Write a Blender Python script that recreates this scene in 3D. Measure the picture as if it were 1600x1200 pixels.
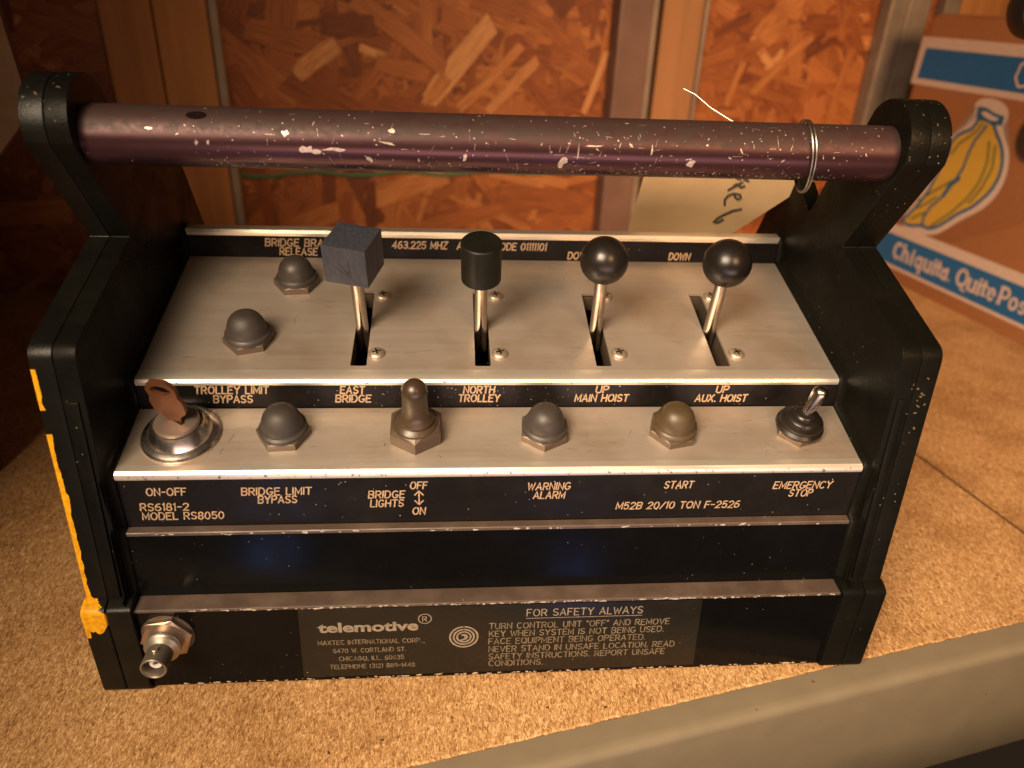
import bpy, bmesh, math, random
from mathutils import Vector as V, Matrix
for o in list(bpy.data.objects): bpy.data.objects.remove(o)
sc = bpy.context.scene
S = 0.00072                 # millimetre-like drawing units -> metres
rnd = random.Random(7)

# ------------------------------------------------------------------ camera
cd = bpy.data.cameras.new('camera'); cam = bpy.data.objects.new('camera', cd)
sc.collection.objects.link(cam); sc.camera = cam
Rr = V((0.9964941, -0.07454312, 0.03798468)); Ru = V((0.00142173, 0.46904196, 0.88317474)); Rf = V((0.08365101, 0.88002441, -0.46750352))
M = Matrix((Rr, Ru, -Rf)).transposed().to_4x4()
M.translation = V((-26.94, -291.44, 340.11)) * S
cam.matrix_world = M
cd.sensor_width = 36; cd.lens = 36 * 1155.25 / 1600
cd.clip_start = 0.01; cd.clip_end = 100
cd.dof.use_dof = True; cd.dof.focus_distance = 392 * S; cd.dof.aperture_fstop = 8.6

# ------------------------------------------------------------------ world and lamps
w = bpy.data.worlds.new('World'); sc.world = w; w.use_nodes = True
w.node_tree.nodes['Background'].inputs[0].default_value = (1.0, 0.62, 0.36, 1)
w.node_tree.nodes['Background'].inputs[1].default_value = 0.028
def lamp(name, loc, target, sx, sy, power, col, spread=180):
    l = bpy.data.lights.new(name, 'AREA'); l.shape = 'RECTANGLE'; l.size = sx * S; l.size_y = sy * S
    l.energy = power; l.color = col; l.spread = math.radians(spread)
    o = bpy.data.objects.new(name, l); sc.collection.objects.link(o)
    o.location = V(loc) * S
    o.rotation_euler = (V(target) - V(loc)).to_track_quat('-Z', 'Y').to_euler()
    return o
lamp('ceiling_lamp', (-330, -640, 690), (185, 20, 60), 540, 460, 2.85, (1.0, 0.76, 0.52), 62)
lamp('room_lamp', (600, -900, 800), (400, 690, 210), 500, 400, 1.8, (1.0, 0.55, 0.27), 48)
lamp('low_fill', (60, -380, 5), (0, 75, 275), 620, 140, 0.24, (1.0, 0.70, 0.62), 90)  # fill light added low in front, for the handle's bright lower band
lamp('blue_reflection_fill', (-215, -330, -225), (-120, 10, 75), 50, 150, 0.012, (0.22, 0.42, 1.0), 90)  # unseen blue light added below shelf level, reflected in the black panels
lamp('blue_reflection_fill', (110, -330, -245), (30, 10, 75), 50, 150, 0.007, (0.2, 0.35, 1.0), 90)  # second added blue light, for the fainter reflection
sc.view_settings.view_transform = 'Standard'; sc.view_settings.look = 'None'
sc.view_settings.exposure = -0.34; sc.view_settings.gamma = 1.0

# ------------------------------------------------------------------ materials
def newmat(name):
    m = bpy.data.materials.new(name); m.use_nodes = True
    nt = m.node_tree; b = nt.nodes['Principled BSDF']
    return m, nt, b
def N(nt, t, **k):
    n = nt.nodes.new(t)
    for a, v in k.items():
        if a.startswith('i_'):
            n.inputs[a[2:].replace('_', ' ')].default_value = v
        else: setattr(n, a, v)
    return n
def L(nt, a, b): nt.links.new(a, b)
def coords(nt, scale=(1, 1, 1), kind='Object'):
    tc = N(nt, 'ShaderNodeTexCoord'); mp = N(nt, 'ShaderNodeMapping')
    mp.inputs['Scale'].default_value = scale; L(nt, tc.outputs[kind], mp.inputs['Vector'])
    return mp.outputs['Vector']
def noise(nt, vec, scale, detail=3, rough=0.5, dist=0):
    n = N(nt, 'ShaderNodeTexNoise'); n.inputs['Scale'].default_value = scale; n.inputs['Detail'].default_value = detail
    n.inputs['Roughness'].default_value = rough; n.inputs['Distortion'].default_value = dist
    L(nt, vec, n.inputs['Vector']); return n.outputs['Fac']
def ramp(nt, fac, stops):
    r = N(nt, 'ShaderNodeValToRGB'); e = r.color_ramp.elements
    while len(e) < len(stops): e.new(0.5)
    for el, (p, c) in zip(e, stops):
        el.position = p; el.color = c if len(c) == 4 else (*c, 1)
    L(nt, fac, r.inputs['Fac']); return r.outputs['Color']
def mix(nt, fac, a, b):
    m = N(nt, 'ShaderNodeMix', data_type='RGBA')
    if isinstance(fac, (int, float)): m.inputs[0].default_value = fac
    else: L(nt, fac, m.inputs[0])
    for s, x in ((6, a), (7, b)):
        if isinstance(x, tuple): m.inputs[s].default_value = (*x, 1) if len(x) == 3 else x
        else: L(nt, x, m.inputs[s])
    return m.outputs[2]
def bump(nt, b, h, strength=0.3, dist=0.0005):
    n = N(nt, 'ShaderNodeBump'); n.inputs['Strength'].default_value = strength; n.inputs['Distance'].default_value = dist
    L(nt, h, n.inputs['Height']); L(nt, n.outputs['Normal'], b.inputs['Normal'])
def setc(b, c): b.inputs['Base Color'].default_value = (*c, 1)
BW = lambda p0, p1: [(p0, (0, 0, 0)), (p1, (1, 1, 1))]

def m_plastic(name, c, rough, dust=0.25, dustc=(0.10, 0.08, 0.055), bs=0.25, spec=0.5, fleck=0.5):
    m, nt, b = newmat(name); v = coords(nt)
    n1 = noise(nt, v, 60, 4, 0.6); n2 = noise(nt, v, 800, 4, 0.65)
    mask = ramp(nt, n1, [(0.45, (0, 0, 0)), (0.75, (dust, dust, dust))])
    col = mix(nt, mask, c, dustc)
    vo = N(nt, 'ShaderNodeTexVoronoi'); vo.inputs['Scale'].default_value = 330; L(nt, v, vo.inputs['Vector'])
    fl = ramp(nt, vo.outputs['Distance'], [(0.03, (fleck,) * 3), (0.10, (0, 0, 0))])
    gate = ramp(nt, noise(nt, v, 45, 2), BW(0.52, 0.62))
    mm = N(nt, 'ShaderNodeMath', operation='MULTIPLY'); L(nt, fl, mm.inputs[0]); L(nt, gate, mm.inputs[1])
    col = mix(nt, mm.outputs[0], col, (0.42, 0.36, 0.25))
    L(nt, col, b.inputs['Base Color'])
    rr = ramp(nt, noise(nt, v, 90, 3), [(0.3, (rough * 0.8,) * 3), (0.7, (min(1, rough * 1.35),) * 3)])
    L(nt, rr, b.inputs['Roughness']); b.inputs['Specular IOR Level'].default_value = spec
    bump(nt, b, n2, bs, 0.0002)
    return m
CAST = m_plastic('black_cast_enamel', (0.004, 0.004, 0.003), 0.38, 0.12, (0.025, 0.020, 0.011), 0.7, 0.08)
GLOSS = m_plastic('black_anodised_panel', (0.003, 0.003, 0.003), 0.17, 0.03, (0.03, 0.024, 0.018), 0.02, 0.12, 0.35)
LABELBLK = m_plastic('black_legend_panel', (0.008, 0.007, 0.007), 0.26, 0.12, (0.04, 0.033, 0.027), 0.08, 0.12, 0.7)
DUSTBLK = m_plastic('dusty_black_legend_strip', (0.006, 0.005, 0.005), 0.32, 0.22, (0.05, 0.04, 0.03), 0.1, 0.15, 1.0)
LEDGE = m_plastic('dusty_brown_ledge', (0.060, 0.040, 0.030), 0.42, 0.5, (0.15, 0.105, 0.075), 0.2, 0.5, 0.8)
RUBBER = m_plastic('grey_rubber', (0.034, 0.028, 0.024), 0.45, 0.35, (0.075, 0.054, 0.04), 0.15, 0.5, 0.0)
RUBBERO = m_plastic('olive_brown_rubber', (0.055, 0.036, 0.016), 0.42, 0.35, (0.08, 0.055, 0.03), 0.12, 0.5, 0.0)
BOOT = m_plastic('brown_rubber_boot', (0.036, 0.022, 0.012), 0.32, 0.45, (0.09, 0.06, 0.035), 0.15, 0.5, 0.0)
KNOB = m_plastic('black_phenolic', (0.008, 0.006, 0.005), 0.32, 0.3, (0.028, 0.020, 0.015), 0.04, 0.38, 0.0)
CYL = m_plastic('matt_black_plastic', (0.006, 0.006, 0.004), 0.40, 0.2, (0.02, 0.018, 0.012), 0.1, 0.2, 0.0)
BLACKHOLE, _nt, _b = newmat('dark_greasy_inside'); setc(_b, (0.008, 0.006, 0.004)); _b.inputs['Roughness'].default_value = 0.35

def m_metal(name, c, rough, aniso=None, bs=0.1, metallic=1.0, dirt=0.3, dirtc=(0.18, 0.12, 0.07)):
    m, nt, b = newmat(name)
    v = coords(nt, aniso or (1, 1, 1)); v2 = coords(nt)
    n1 = noise(nt, v, 500 if aniso else 900, 3, 0.6); n2 = noise(nt, v2, 30, 4, 0.6)
    n3 = noise(nt, v, 420 if aniso else 160, 5, 0.7)
    col = mix(nt, ramp(nt, n2, [(0.44, (0, 0, 0)), (0.68, (dirt,) * 3)]), c, dirtc)
    col = mix(nt, ramp(nt, n3, [(0.4, (0, 0, 0)), (0.75, (0.22,) * 3)]), col, tuple(x * 0.55 for x in c))
    L(nt, col, b.inputs['Base Color']); b.inputs['Metallic'].default_value = metallic
    rr = ramp(nt, n3, [(0.3, (rough * 0.85,) * 3), (0.7, (min(1, rough * 1.3),) * 3)]); L(nt, rr, b.inputs['Roughness'])
    bump(nt, b, n1, bs, 0.00006)
    return m
ALU = m_metal('brushed_aluminium', (0.53, 0.455, 0.385), 0.42, (0.05, 1.0, 1.0), 0.45, 0.7, 0.6, (0.36, 0.27, 0.19))
ALUNOSE = m_metal('lit_aluminium_edge', (0.86, 0.79, 0.68), 0.36, (0.08, 1.0, 1.0), 0.2, 0.8, 0.12, (0.45, 0.36, 0.25))  # paler than the plate: frontal light on the noses put into the colour
STEEL = m_metal('plated_steel', (0.48, 0.43, 0.38), 0.22, None, 0.05, 1.0, 0.3)
CHROME = m_metal('chrome', (0.80, 0.74, 0.68), 0.24, None, 0.02, 1.0, 0.2)
NUTM = m_metal('tarnished_nut_metal', (0.13, 0.10, 0.076), 0.42, None, 0.15, 0.6, 0.5, (0.14, 0.10, 0.07))
NUTB = m_metal('brown_nut_metal', (0.10, 0.074, 0.050), 0.40, None, 0.2, 0.4, 0.5, (0.09, 0.06, 0.04))
BRASS = m_metal('dull_nickel', (0.38, 0.33, 0.27), 0.36, None, 0.12, 0.85, 0.4, (0.20, 0.13, 0.08))
SCREWM = m_metal('dull_screw_metal', (0.50, 0.42, 0.33), 0.40, None, 0.2, 0.8, 0.5, (0.2, 0.14, 0.09))
PLUGM = m_metal('dull_lock_face', (0.30, 0.24, 0.20), 0.36, None, 0.1, 0.7, 0.4)
COPPER = m_metal('coppery_brown_key_metal', (0.17, 0.066, 0.030), 0.38, None, 0.3, 0.6, 0.6, (0.10, 0.045, 0.025))
NUTC = m_metal('copper_toned_nut', (0.42, 0.32, 0.25), 0.30, None, 0.1, 0.9, 0.3, (0.3, 0.16, 0.08))
def simple(name, c, rough=0.5, metallic=0.0, nscale=400, var=0.25, bs=0.1):
    m, nt, b = newmat(name); v = coords(nt)
    col = mix(nt, ramp(nt, noise(nt, v, nscale, 3), BW(0.3, 0.75)), c, tuple(x * (1 - var) for x in c))
    L(nt, col, b.inputs['Base Color']); b.inputs['Roughness'].default_value = rough; b.inputs['Metallic'].default_value = metallic
    if bs: bump(nt, b, noise(nt, v, nscale * 2, 2), bs, 0.0001)
    return m
INK = simple('tan_engraving_fill', (0.46, 0.31, 0.185), 0.6, 0, 900, 0.5)
CHIP = simple('bare_metal_chip', (0.72, 0.62, 0.52), 0.4, 0.5, 900, 0.4)
CHIPP = simple('pinkish_bare_metal_chip', (0.58, 0.46, 0.38), 0.4, 0.5, 900, 0.5)
PLATEM = m_plastic('grey_black_foil_label', (0.009, 0.008, 0.006), 0.26, 0.2, (0.02, 0.017, 0.012), 0.05, 0.35, 0.4)
INKG = simple('grey_label_ink', (0.27, 0.215, 0.155), 0.5, 0, 700, 0.4, 0)
INKF = simple('faded_label_ink', (0.20, 0.155, 0.10), 0.5, 0, 300, 0.6, 0)
WHITE = simple('white_insulator', (0.75, 0.72, 0.68), 0.4)
WIREM = m_metal('silver_wire', (0.36, 0.33, 0.29), 0.35, None, 0.05, 1.0, 0.1)
PAPER = simple('cream_paper', (0.50, 0.345, 0.18), 0.8, 0, 60, 0.12, 0.1)
PENCIL = simple('grey_felt_pen', (0.06, 0.05, 0.04), 0.7)
CHALK, nt, b = newmat('bluish_grey_painted_block')
v = coords(nt, (1, 1, 0.15))
L(nt, ramp(nt, noise(nt, v, 700, 4, 0.65), [(0.3, (0.016, 0.018, 0.026)), (0.7, (0.036, 0.039, 0.050))]), b.inputs['Base Color'])
b.inputs['Roughness'].default_value = 0.5; bump(nt, b, noise(nt, v, 1500, 3), 0.25, 0.0001)

# handle: dark plum anodised tube, dusty and scuffed
HANDLE, nt, b = newmat('plum_anodised_tube')
v = coords(nt); vx = coords(nt, (0.06, 1, 1))
col = ramp(nt, noise(nt, vx, 120, 4, 0.6), [(0.3, (0.090, 0.040, 0.044)), (0.7, (0.050, 0.021, 0.026))])
geo = N(nt, 'ShaderNodeNewGeometry'); sep = N(nt, 'ShaderNodeSeparateXYZ'); L(nt, geo.outputs['Normal'], sep.inputs[0])
up = ramp(nt, sep.outputs['Z'], [(0.0, (0, 0, 0)), (0.45, (0.95,) * 3)])
dn = ramp(nt, noise(nt, v, 250, 5, 0.7), [(0.25, (0.25,) * 3), (0.65, (1, 1, 1))])
mm = N(nt, 'ShaderNodeMath', operation='MULTIPLY'); L(nt, up, mm.inputs[0]); L(nt, dn, mm.inputs[1])
col = mix(nt, mm.outputs[0], col, (0.030, 0.020, 0.015))
vo = N(nt, 'ShaderNodeTexVoronoi'); vo.inputs['Scale'].default_value = 420; vo.inputs['Randomness'].default_value = 1; L(nt, v, vo.inputs['Vector'])
fl = ramp(nt, vo.outputs['Distance'], [(0.05, (1, 1, 1)), (0.13, (0, 0, 0))]); gt = ramp(nt, noise(nt, v, 55, 2), BW(0.50, 0.60))
m2 = N(nt, 'ShaderNodeMath', operation='MULTIPLY'); L(nt, fl, m2.inputs[0]); L(nt, gt, m2.inputs[1])
col = mix(nt, m2.outputs[0], col, (0.55, 0.40, 0.32)); L(nt, col, b.inputs['Base Color'])
mt = N(nt, 'ShaderNodeMath', operation='MULTIPLY_ADD'); L(nt, mm.outputs[0], mt.inputs[0]); mt.inputs[1].default_value = -0.6; mt.inputs[2].default_value = 0.65
L(nt, mt.outputs[0], b.inputs['Metallic']); rh = N(nt, 'ShaderNodeMath', operation='MULTIPLY_ADD'); L(nt, mm.outputs[0], rh.inputs[0]); rh.inputs[1].default_value = 0.38; rh.inputs[2].default_value = 0.27; L(nt, rh.outputs[0], b.inputs['Roughness'])
b.inputs['Specular IOR Level'].default_value = 0.3
bump(nt, b, noise(nt, vx, 300, 3), 0.12, 0.00005)

# casting with the yellow paint run, used on the left-hand end only
def m_paint():
    m, nt, b = newmat('black_enamel_with_yellow_paint_run')
    tc = N(nt, 'ShaderNodeTexCoord'); v = tc.outputs['Object']
    sp = N(nt, 'ShaderNodeSeparateXYZ'); L(nt, v, sp.inputs[0])
    n = noise(nt, coords(nt, (1, 1, 0.5)), 110, 4, 0.6)
    # x runs towards the outer edge; the run widens and wavers with height
    def math_(op, a, c):
        k = N(nt, 'ShaderNodeMath', operation=op)
        for i, x in enumerate((a, c)):
            if isinstance(x, (int, float)): k.inputs[i].default_value = x
            else: L(nt, x, k.inputs[i])
        return k.outputs[0]
    wob = math_('MULTIPLY', math_('SUBTRACT', n, 0.5), 9.0 * S)
    xx = math_('ADD', sp.outputs['X'], wob)
    a1 = math_('LESS_THAN', xx, -208.3 * S)                       # narrow strip on the outer corner
    z1 = math_('LESS_THAN', sp.outputs['Z'], 186 * S)
    gap = math_('LESS_THAN', math_('ABSOLUTE', math_('SUBTRACT', sp.outputs['Z'], 160 * S), 0), 6 * S)
    gap = math_('SUBTRACT', 1.0, gap)
    strip = math_('MULTIPLY', math_('MULTIPLY', a1, z1), gap)
    dx = math_('SUBTRACT', sp.outputs['X'], -208 * S); dz = math_('SUBTRACT', sp.outputs['Z'], 51 * S)
    r2 = math_('ADD', math_('POWER', math_('DIVIDE', dx, 8.5 * S), 2), math_('POWER', math_('DIVIDE', dz, 10.5 * S), 2))
    r2 = math_('ADD', r2, math_('MULTIPLY', math_('SUBTRACT', n, 0.5), 3.0))
    blob = math_('LESS_THAN', r2, 0.9)
    zlow = math_('GREATER_THAN', sp.outputs['Z'], 40 * S)
    mask = math_('MULTIPLY', math_('MAXIMUM', strip, blob), zlow)
    sy = math_('LESS_THAN', sp.outputs['Y'], 40 * S); mask = math_('MULTIPLY', mask, sy)
    yel = ramp(nt, noise(nt, v, 500, 4), [(0.35, (0.50, 0.22, 0.006)), (0.6, (0.66, 0.33, 0.010))])
    blk = mix(nt, ramp(nt, noise(nt, v, 60, 4), [(0.45, (0, 0, 0)), (0.75, (0.22,) * 3)]), (0.004, 0.004, 0.003), (0.022, 0.018, 0.010))
    L(nt, mix(nt, mask, blk, yel), b.inputs['Base Color']); b.inputs['Roughness'].default_value = 0.38; b.inputs['Specular IOR Level'].default_value = 0.2
    hb = math_('ADD', math_('MULTIPLY', mask, 2.0), noise(nt, v, 1200, 3)); bump(nt, b, hb, 0.4, 0.0002)
    return m
CASTY = m_paint()

# particle board
PBOARD, nt, b = newmat('particle_board')
v = coords(nt)
rot = N(nt, 'ShaderNodeMapping'); rot.inputs['Rotation'].default_value = (0, 0, 0.8); rot.inputs['Scale'].default_value = (1, 0.36, 1); L(nt, v, rot.inputs['Vector'])
rot2 = N(nt, 'ShaderNodeMapping'); rot2.inputs['Rotation'].default_value = (0, 0, -0.6); rot2.inputs['Scale'].default_value = (1, 0.38, 1); L(nt, v, rot2.inputs['Vector'])
na = noise(nt, rot.outputs[0], 1150, 3, 0.55, 1.4); nb_ = noise(nt, rot2.outputs[0], 980, 3, 0.55, 1.6)
ad = N(nt, 'ShaderNodeMath', operation='ADD'); L(nt, na, ad.inputs[0]); L(nt, nb_, ad.inputs[1])
hf = N(nt, 'ShaderNodeMath', operation='MULTIPLY'); L(nt, ad.outputs[0], hf.inputs[0]); hf.inputs[1].default_value = 0.5
col = ramp(nt, hf.outputs[0], [(0.39, (0.20, 0.092, 0.032)), (0.46, (0.375, 0.205, 0.080)), (0.53, (0.49, 0.285, 0.120)), (0.61, (0.72, 0.48, 0.25))])
big = ramp(nt, noise(nt, v, 16, 5, 0.65), [(0.36, (0.66, 0.58, 0.48)), (0.52, (0.95, 0.92, 0.88)), (0.65, (1, 1, 1))])
mu = N(nt, 'ShaderNodeMix', data_type='RGBA', blend_type='MULTIPLY'); mu.inputs[0].default_value = 0.8
L(nt, col, mu.inputs[6]); L(nt, big, mu.inputs[7])
vo = N(nt, 'ShaderNodeTexVoronoi'); vo.inputs['Scale'].default_value = 170; L(nt, rot.outputs[0], vo.inputs['Vector'])
dk = ramp(nt, vo.outputs['Distance'], [(0.06, (1, 1, 1)), (0.12, (0, 0, 0))]); g2 = ramp(nt, noise(nt, v, 150, 2), BW(0.56, 0.60))
m3 = N(nt, 'ShaderNodeMath', operation='MULTIPLY'); L(nt, dk, m3.inputs[0]); L(nt, g2, m3.inputs[1])
L(nt, mix(nt, m3.outputs[0], mu.outputs[2], (0.10, 0.04, 0.015)), b.inputs['Base Color'])
b.inputs['Roughness'].default_value = 0.62; b.inputs['Specular IOR Level'].default_value = 0.3
bump(nt, b, hf.outputs[0], 0.18, 0.0001)

# OSB strands: colour per strand, grain along its UV
STRAND, nt, b = newmat('osb_strand_wood')
at = N(nt, 'ShaderNodeAttribute', attribute_name='tone')
uv = N(nt, 'ShaderNodeUVMap', uv_map='UVMap'); mp = N(nt, 'ShaderNodeMapping'); mp.inputs['Scale'].default_value = (2.5, 26, 1); L(nt, uv.outputs[0], mp.inputs[0])
gr = noise(nt, mp.outputs[0], 1.0, 4, 0.6, 0.1)
c0 = ramp(nt, at.outputs['Fac'], [(0.0, (0.11, 0.024, 0.005)), (0.25, (0.25, 0.068, 0.014)), (0.55, (0.37, 0.125, 0.030)), (0.8, (0.50, 0.205, 0.062)), (1.0, (0.66, 0.36, 0.15))])
mu = N(nt, 'ShaderNodeMix', data_type='RGBA', blend_type='MULTIPLY'); mu.inputs[0].default_value = 1
L(nt, c0, mu.inputs[6]); L(nt, ramp(nt, gr, [(0.34, (0.42, 0.32, 0.26)), (0.6, (1, 1, 1))]), mu.inputs[7])
L(nt, mu.outputs[2], b.inputs['Base Color']); b.inputs['Roughness'].default_value = 0.6
bump(nt, b, gr, 0.3, 0.0003)

def m_wood(name, c1, c2, scale=(1, 1, 0.06)):
    m, nt, b = newmat(name); v = coords(nt, scale)
    n = noise(nt, v, 60, 5, 0.6, 0.6)
    L(nt, ramp(nt, n, [(0.3, c1), (0.7, c2)]), b.inputs['Base Color']); b.inputs['Roughness'].default_value = 0.6
    bump(nt, b, n, 0.2, 0.0005); return m
STUD = m_wood('orange_pine', (0.30, 0.125, 0.035), (0.44, 0.20, 0.06))
STUDP = m_wood('pale_pine', (0.24, 0.115, 0.045), (0.36, 0.18, 0.075))
POST = simple('brown_painted_steel', (0.17, 0.098, 0.078), 0.45, 0, 40, 0.25)
POSTG = simple('grey_steel', (0.30, 0.25, 0.20), 0.42, 0.3, 40, 0.35)
BEAM = simple('beige_painted_steel', (0.200, 0.160, 0.105), 0.38, 0, 70, 0.12, 0.05)
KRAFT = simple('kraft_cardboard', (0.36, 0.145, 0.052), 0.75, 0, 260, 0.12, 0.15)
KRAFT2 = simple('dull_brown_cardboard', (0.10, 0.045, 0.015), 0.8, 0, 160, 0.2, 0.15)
BLUE = simple('blue_print', (0.010, 0.115, 0.30), 0.6, 0, 300, 0.15, 0)
BLUED = simple('blue_outline_print', (0.012, 0.10, 0.22), 0.6, 0, 300, 0.15, 0)
YEL = simple('yellow_print', (0.56, 0.34, 0.045), 0.6, 0, 300, 0.1, 0)
GRN = simple('olive_green_print', (0.105, 0.13, 0.045), 0.6, 0, 300, 0.1, 0)
WPR = simple('white_print', (0.60, 0.46, 0.38), 0.6, 0, 300, 0.12, 0)
CORD = simple('green_cord_fibre', (0.06, 0.20, 0.11), 0.7, 0, 900, 0.4)
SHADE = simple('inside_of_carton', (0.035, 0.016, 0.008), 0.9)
HOLE, _nt, _b = newmat('hole_black'); setc(_b, (0.010, 0.005, 0.005)); _b.inputs['Roughness'].default_value = 1; _b.inputs['Specular IOR Level'].default_value = 0
DARK = simple('dark_rubber', (0.010, 0.009, 0.008), 0.5)

# ------------------------------------------------------------------ mesh helpers (coordinates in drawing units)
def empty(name, loc, label, cat, group=None, kind=None):
    o = bpy.data.objects.new(name, None); sc.collection.objects.link(o); o.location = V(loc) * S
    o.empty_display_size = 0.02
    if label: o['label'] = label
    if cat: o['category'] = cat
    if group: o['group'] = group
    if kind: o['kind'] = kind
    return o
def world_loc(o):
    p = V((0, 0, 0))
    while o: p += o.location; o = o.parent
    return p
def finish(name, bm, mat, parent=None, smooth=False, label=None, cat=None, group=None, kind=None, angle=35):
    me = bpy.data.meshes.new(name)
    for v_ in bm.verts: v_.co *= S
    bm.to_mesh(me); bm.free()
    for m_ in (mat if isinstance(mat, list) else [mat]): me.materials.append(m_)
    if smooth:
        for p in me.polygons: p.use_smooth = True
        bm2 = bmesh.new(); bm2.from_mesh(me)
        for e in bm2.edges:
            if len(e.link_faces) == 2 and e.calc_face_angle(0) > math.radians(angle): e.smooth = False
        bm2.to_mesh(me); bm2.free()
    o = bpy.data.objects.new(name, me); sc.collection.objects.link(o)
    if parent:
        o.parent = parent; o.location = -world_loc(parent)
    if label: o['label'] = label
    if cat: o['category'] = cat
    if group: o['group'] = group
    if kind: o['kind'] = kind
    return o
class Fr:                                            # a local frame: origin + x/y/z axes
    def __init__(s, o, x, y, z): s.o, s.x, s.y, s.z = V(o), V(x).normalized(), V(y).normalized(), V(z).normalized()
    def p(s, a, b=None, c=0.0):
        if b is None: a, b, c = a
        return s.o + s.x * a + s.y * b + s.z * c
WORLD = Fr((0, 0, 0), (1, 0, 0), (0, 1, 0), (0, 0, 1))
def face(bm, vs, mi=0):
    try: f = bm.faces.new(vs); f.material_index = mi; return f
    except ValueError: return None
def lathe(bm, fr, prof, n=32, cap=True):
    """prof: list of (r, h) along fr.z"""
    rings = []
    for r, h in prof:
        if r < 1e-5: rings.append([bm.verts.new(fr.p(0, 0, h))])
        else: rings.append([bm.verts.new(fr.p(r * math.cos(2 * math.pi * i / n), r * math.sin(2 * math.pi * i / n), h)) for i in range(n)])
    for a, c in zip(rings, rings[1:]):
        for i in range(n):
            j = (i + 1) % n
            if len(a) == 1 and len(c) == 1: continue
            if len(a) == 1: face(bm, [a[0], c[i], c[j]])
            elif len(c) == 1: face(bm, [a[i], a[j], c[0]])
            else: face(bm, [a[i], a[j], c[j], c[i]])
    if cap:
        for rg in (rings[0], rings[-1]):
            if len(rg) > 2: face(bm, rg)
    bmesh.ops.recalc_face_normals(bm, faces=bm.faces)
def prism(bm, fr, poly, h0, h1, bev=0.0, seg=2):
    lo = [bm.verts.new(fr.p(a, b_, h0)) for a, b_ in poly]; hi = [bm.verts.new(fr.p(a, b_, h1)) for a, b_ in poly]
    fs = [face(bm, lo), face(bm, hi)]
    for i in range(len(poly)):
        j = (i + 1) % len(poly); fs.append(face(bm, [lo[i], lo[j], hi[j], hi[i]]))
    fs = [f for f in fs if f]
    bmesh.ops.recalc_face_normals(bm, faces=fs)
    if bev:
        es = {e for f in fs[:2] for e in f.edges}
        bmesh.ops.bevel(bm, geom=list(es), offset=bev, segments=seg, profile=0.6, affect='EDGES', clamp_overlap=True)
def box(bm, fr, x0, x1, y0, y1, z0, z1, bev=0.0, seg=2):
    vs = [bm.verts.new(fr.p(x, y, z)) for x in (x0, x1) for y in (y0, y1) for z in (z0, z1)]
    fs = [face(bm, [vs[i] for i in q]) for q in ((0, 1, 3, 2), (4, 6, 7, 5), (0, 4, 5, 1), (2, 3, 7, 6), (0, 2, 6, 4), (1, 5, 7, 3))]
    bmesh.ops.recalc_face_normals(bm, faces=fs)
    if bev: bmesh.ops.bevel(bm, geom=list({e for f in fs for e in f.edges}), offset=bev, segments=seg, profile=0.6, affect='EDGES', clamp_overlap=True)
def tube(bm, pts, r, n=10, cap=True):
    pts = [V(p) for p in pts]; rings = []; up = V((0, 0, 1))
    for i, p in enumerate(pts):
        t = (pts[min(i + 1, len(pts) - 1)] - pts[max(i - 1, 0)]).normalized()
        if abs(t.dot(up)) > 0.95: up = V((1, 0, 0))
        a = t.cross(up).normalized(); b_ = a.cross(t); up = b_
        rr = r[i] if isinstance(r, list) else r
        rings.append([bm.verts.new(p + a * rr * math.cos(2 * math.pi * k / n) + b_ * rr * math.sin(2 * math.pi * k / n)) for k in range(n)])
    for A, B in zip(rings, rings[1:]):
        for k in range(n): face(bm, [A[k], A[(k + 1) % n], B[(k + 1) % n], B[k]])
    if cap: face(bm, rings[0]); face(bm, rings[-1])
    bmesh.ops.recalc_face_normals(bm, faces=bm.faces)
def hexagon(af, rot=0): R = af / math.sqrt(3); return [(R * math.cos(rot + k * math.pi / 3), R * math.sin(rot + k * math.pi / 3)) for k in range(6)]
def rounded(poly, rad, n=5):
    """poly: (y,z) or (y,z,r) points; rounds each corner"""
    out = []; m = len(poly)
    for i in range(m):
        p = V(poly[i][:2]); r = poly[i][2] if len(poly[i]) > 2 else rad
        a = V(poly[i - 1][:2]); c = V(poly[(i + 1) % m][:2])
        da = (a - p); dc = (c - p); la, lc = da.length, dc.length; da.normalize(); dc.normalize()
        ang = da.angle(dc); 
        if r <= 0 or ang > math.pi - 0.05: out.append(tuple(p)); continue
        d = min(r / math.tan(ang / 2), la * 0.45, lc * 0.45)
        p0, p1 = p + da * d, p + dc * d
        for k in range(n + 1):
            t = k / n; out.append(tuple((1 - t) ** 2 * p0 + 2 * t * (1 - t) * p + t * t * p1))
    return out
def ribbon(bm, fr, pts, wd, h, closed=False, mi=0):
    """flat mitred stroke in the frame's xy plane"""
    P = [V(p) for p in pts]; n = len(P); Ls, Rs = [], []
    for i in range(n):
        if closed: d0 = (P[i] - P[i - 1]).normalized(); d1 = (P[(i + 1) % n] - P[i]).normalized()
        else:
            d0 = (P[i] - P[i - 1]).normalized() if i else (P[1] - P[0]).normalized()
            d1 = (P[i + 1] - P[i]).normalized() if i < n - 1 else d0
        t = d0 + d1
        t = t.normalized() if t.length > 1e-4 else d0
        nn = V((-t.y, t.x)); k = wd / 2 / max(0.45, nn.dot(V((-d0.y, d0.x))))
        q = P[i].copy()
        if not closed and i == 0: q -= d0 * wd * 0.35
        if not closed and i == n - 1: q += d0 * wd * 0.35
        Ls.append(bm.verts.new(fr.p(*(q + nn * k), h))); Rs.append(bm.verts.new(fr.p(*(q - nn * k), h)))
    for i in range(n if closed else n - 1):
        j = (i + 1) % n; face(bm, [Rs[i], Rs[j], Ls[j], Ls[i]], mi)

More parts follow.
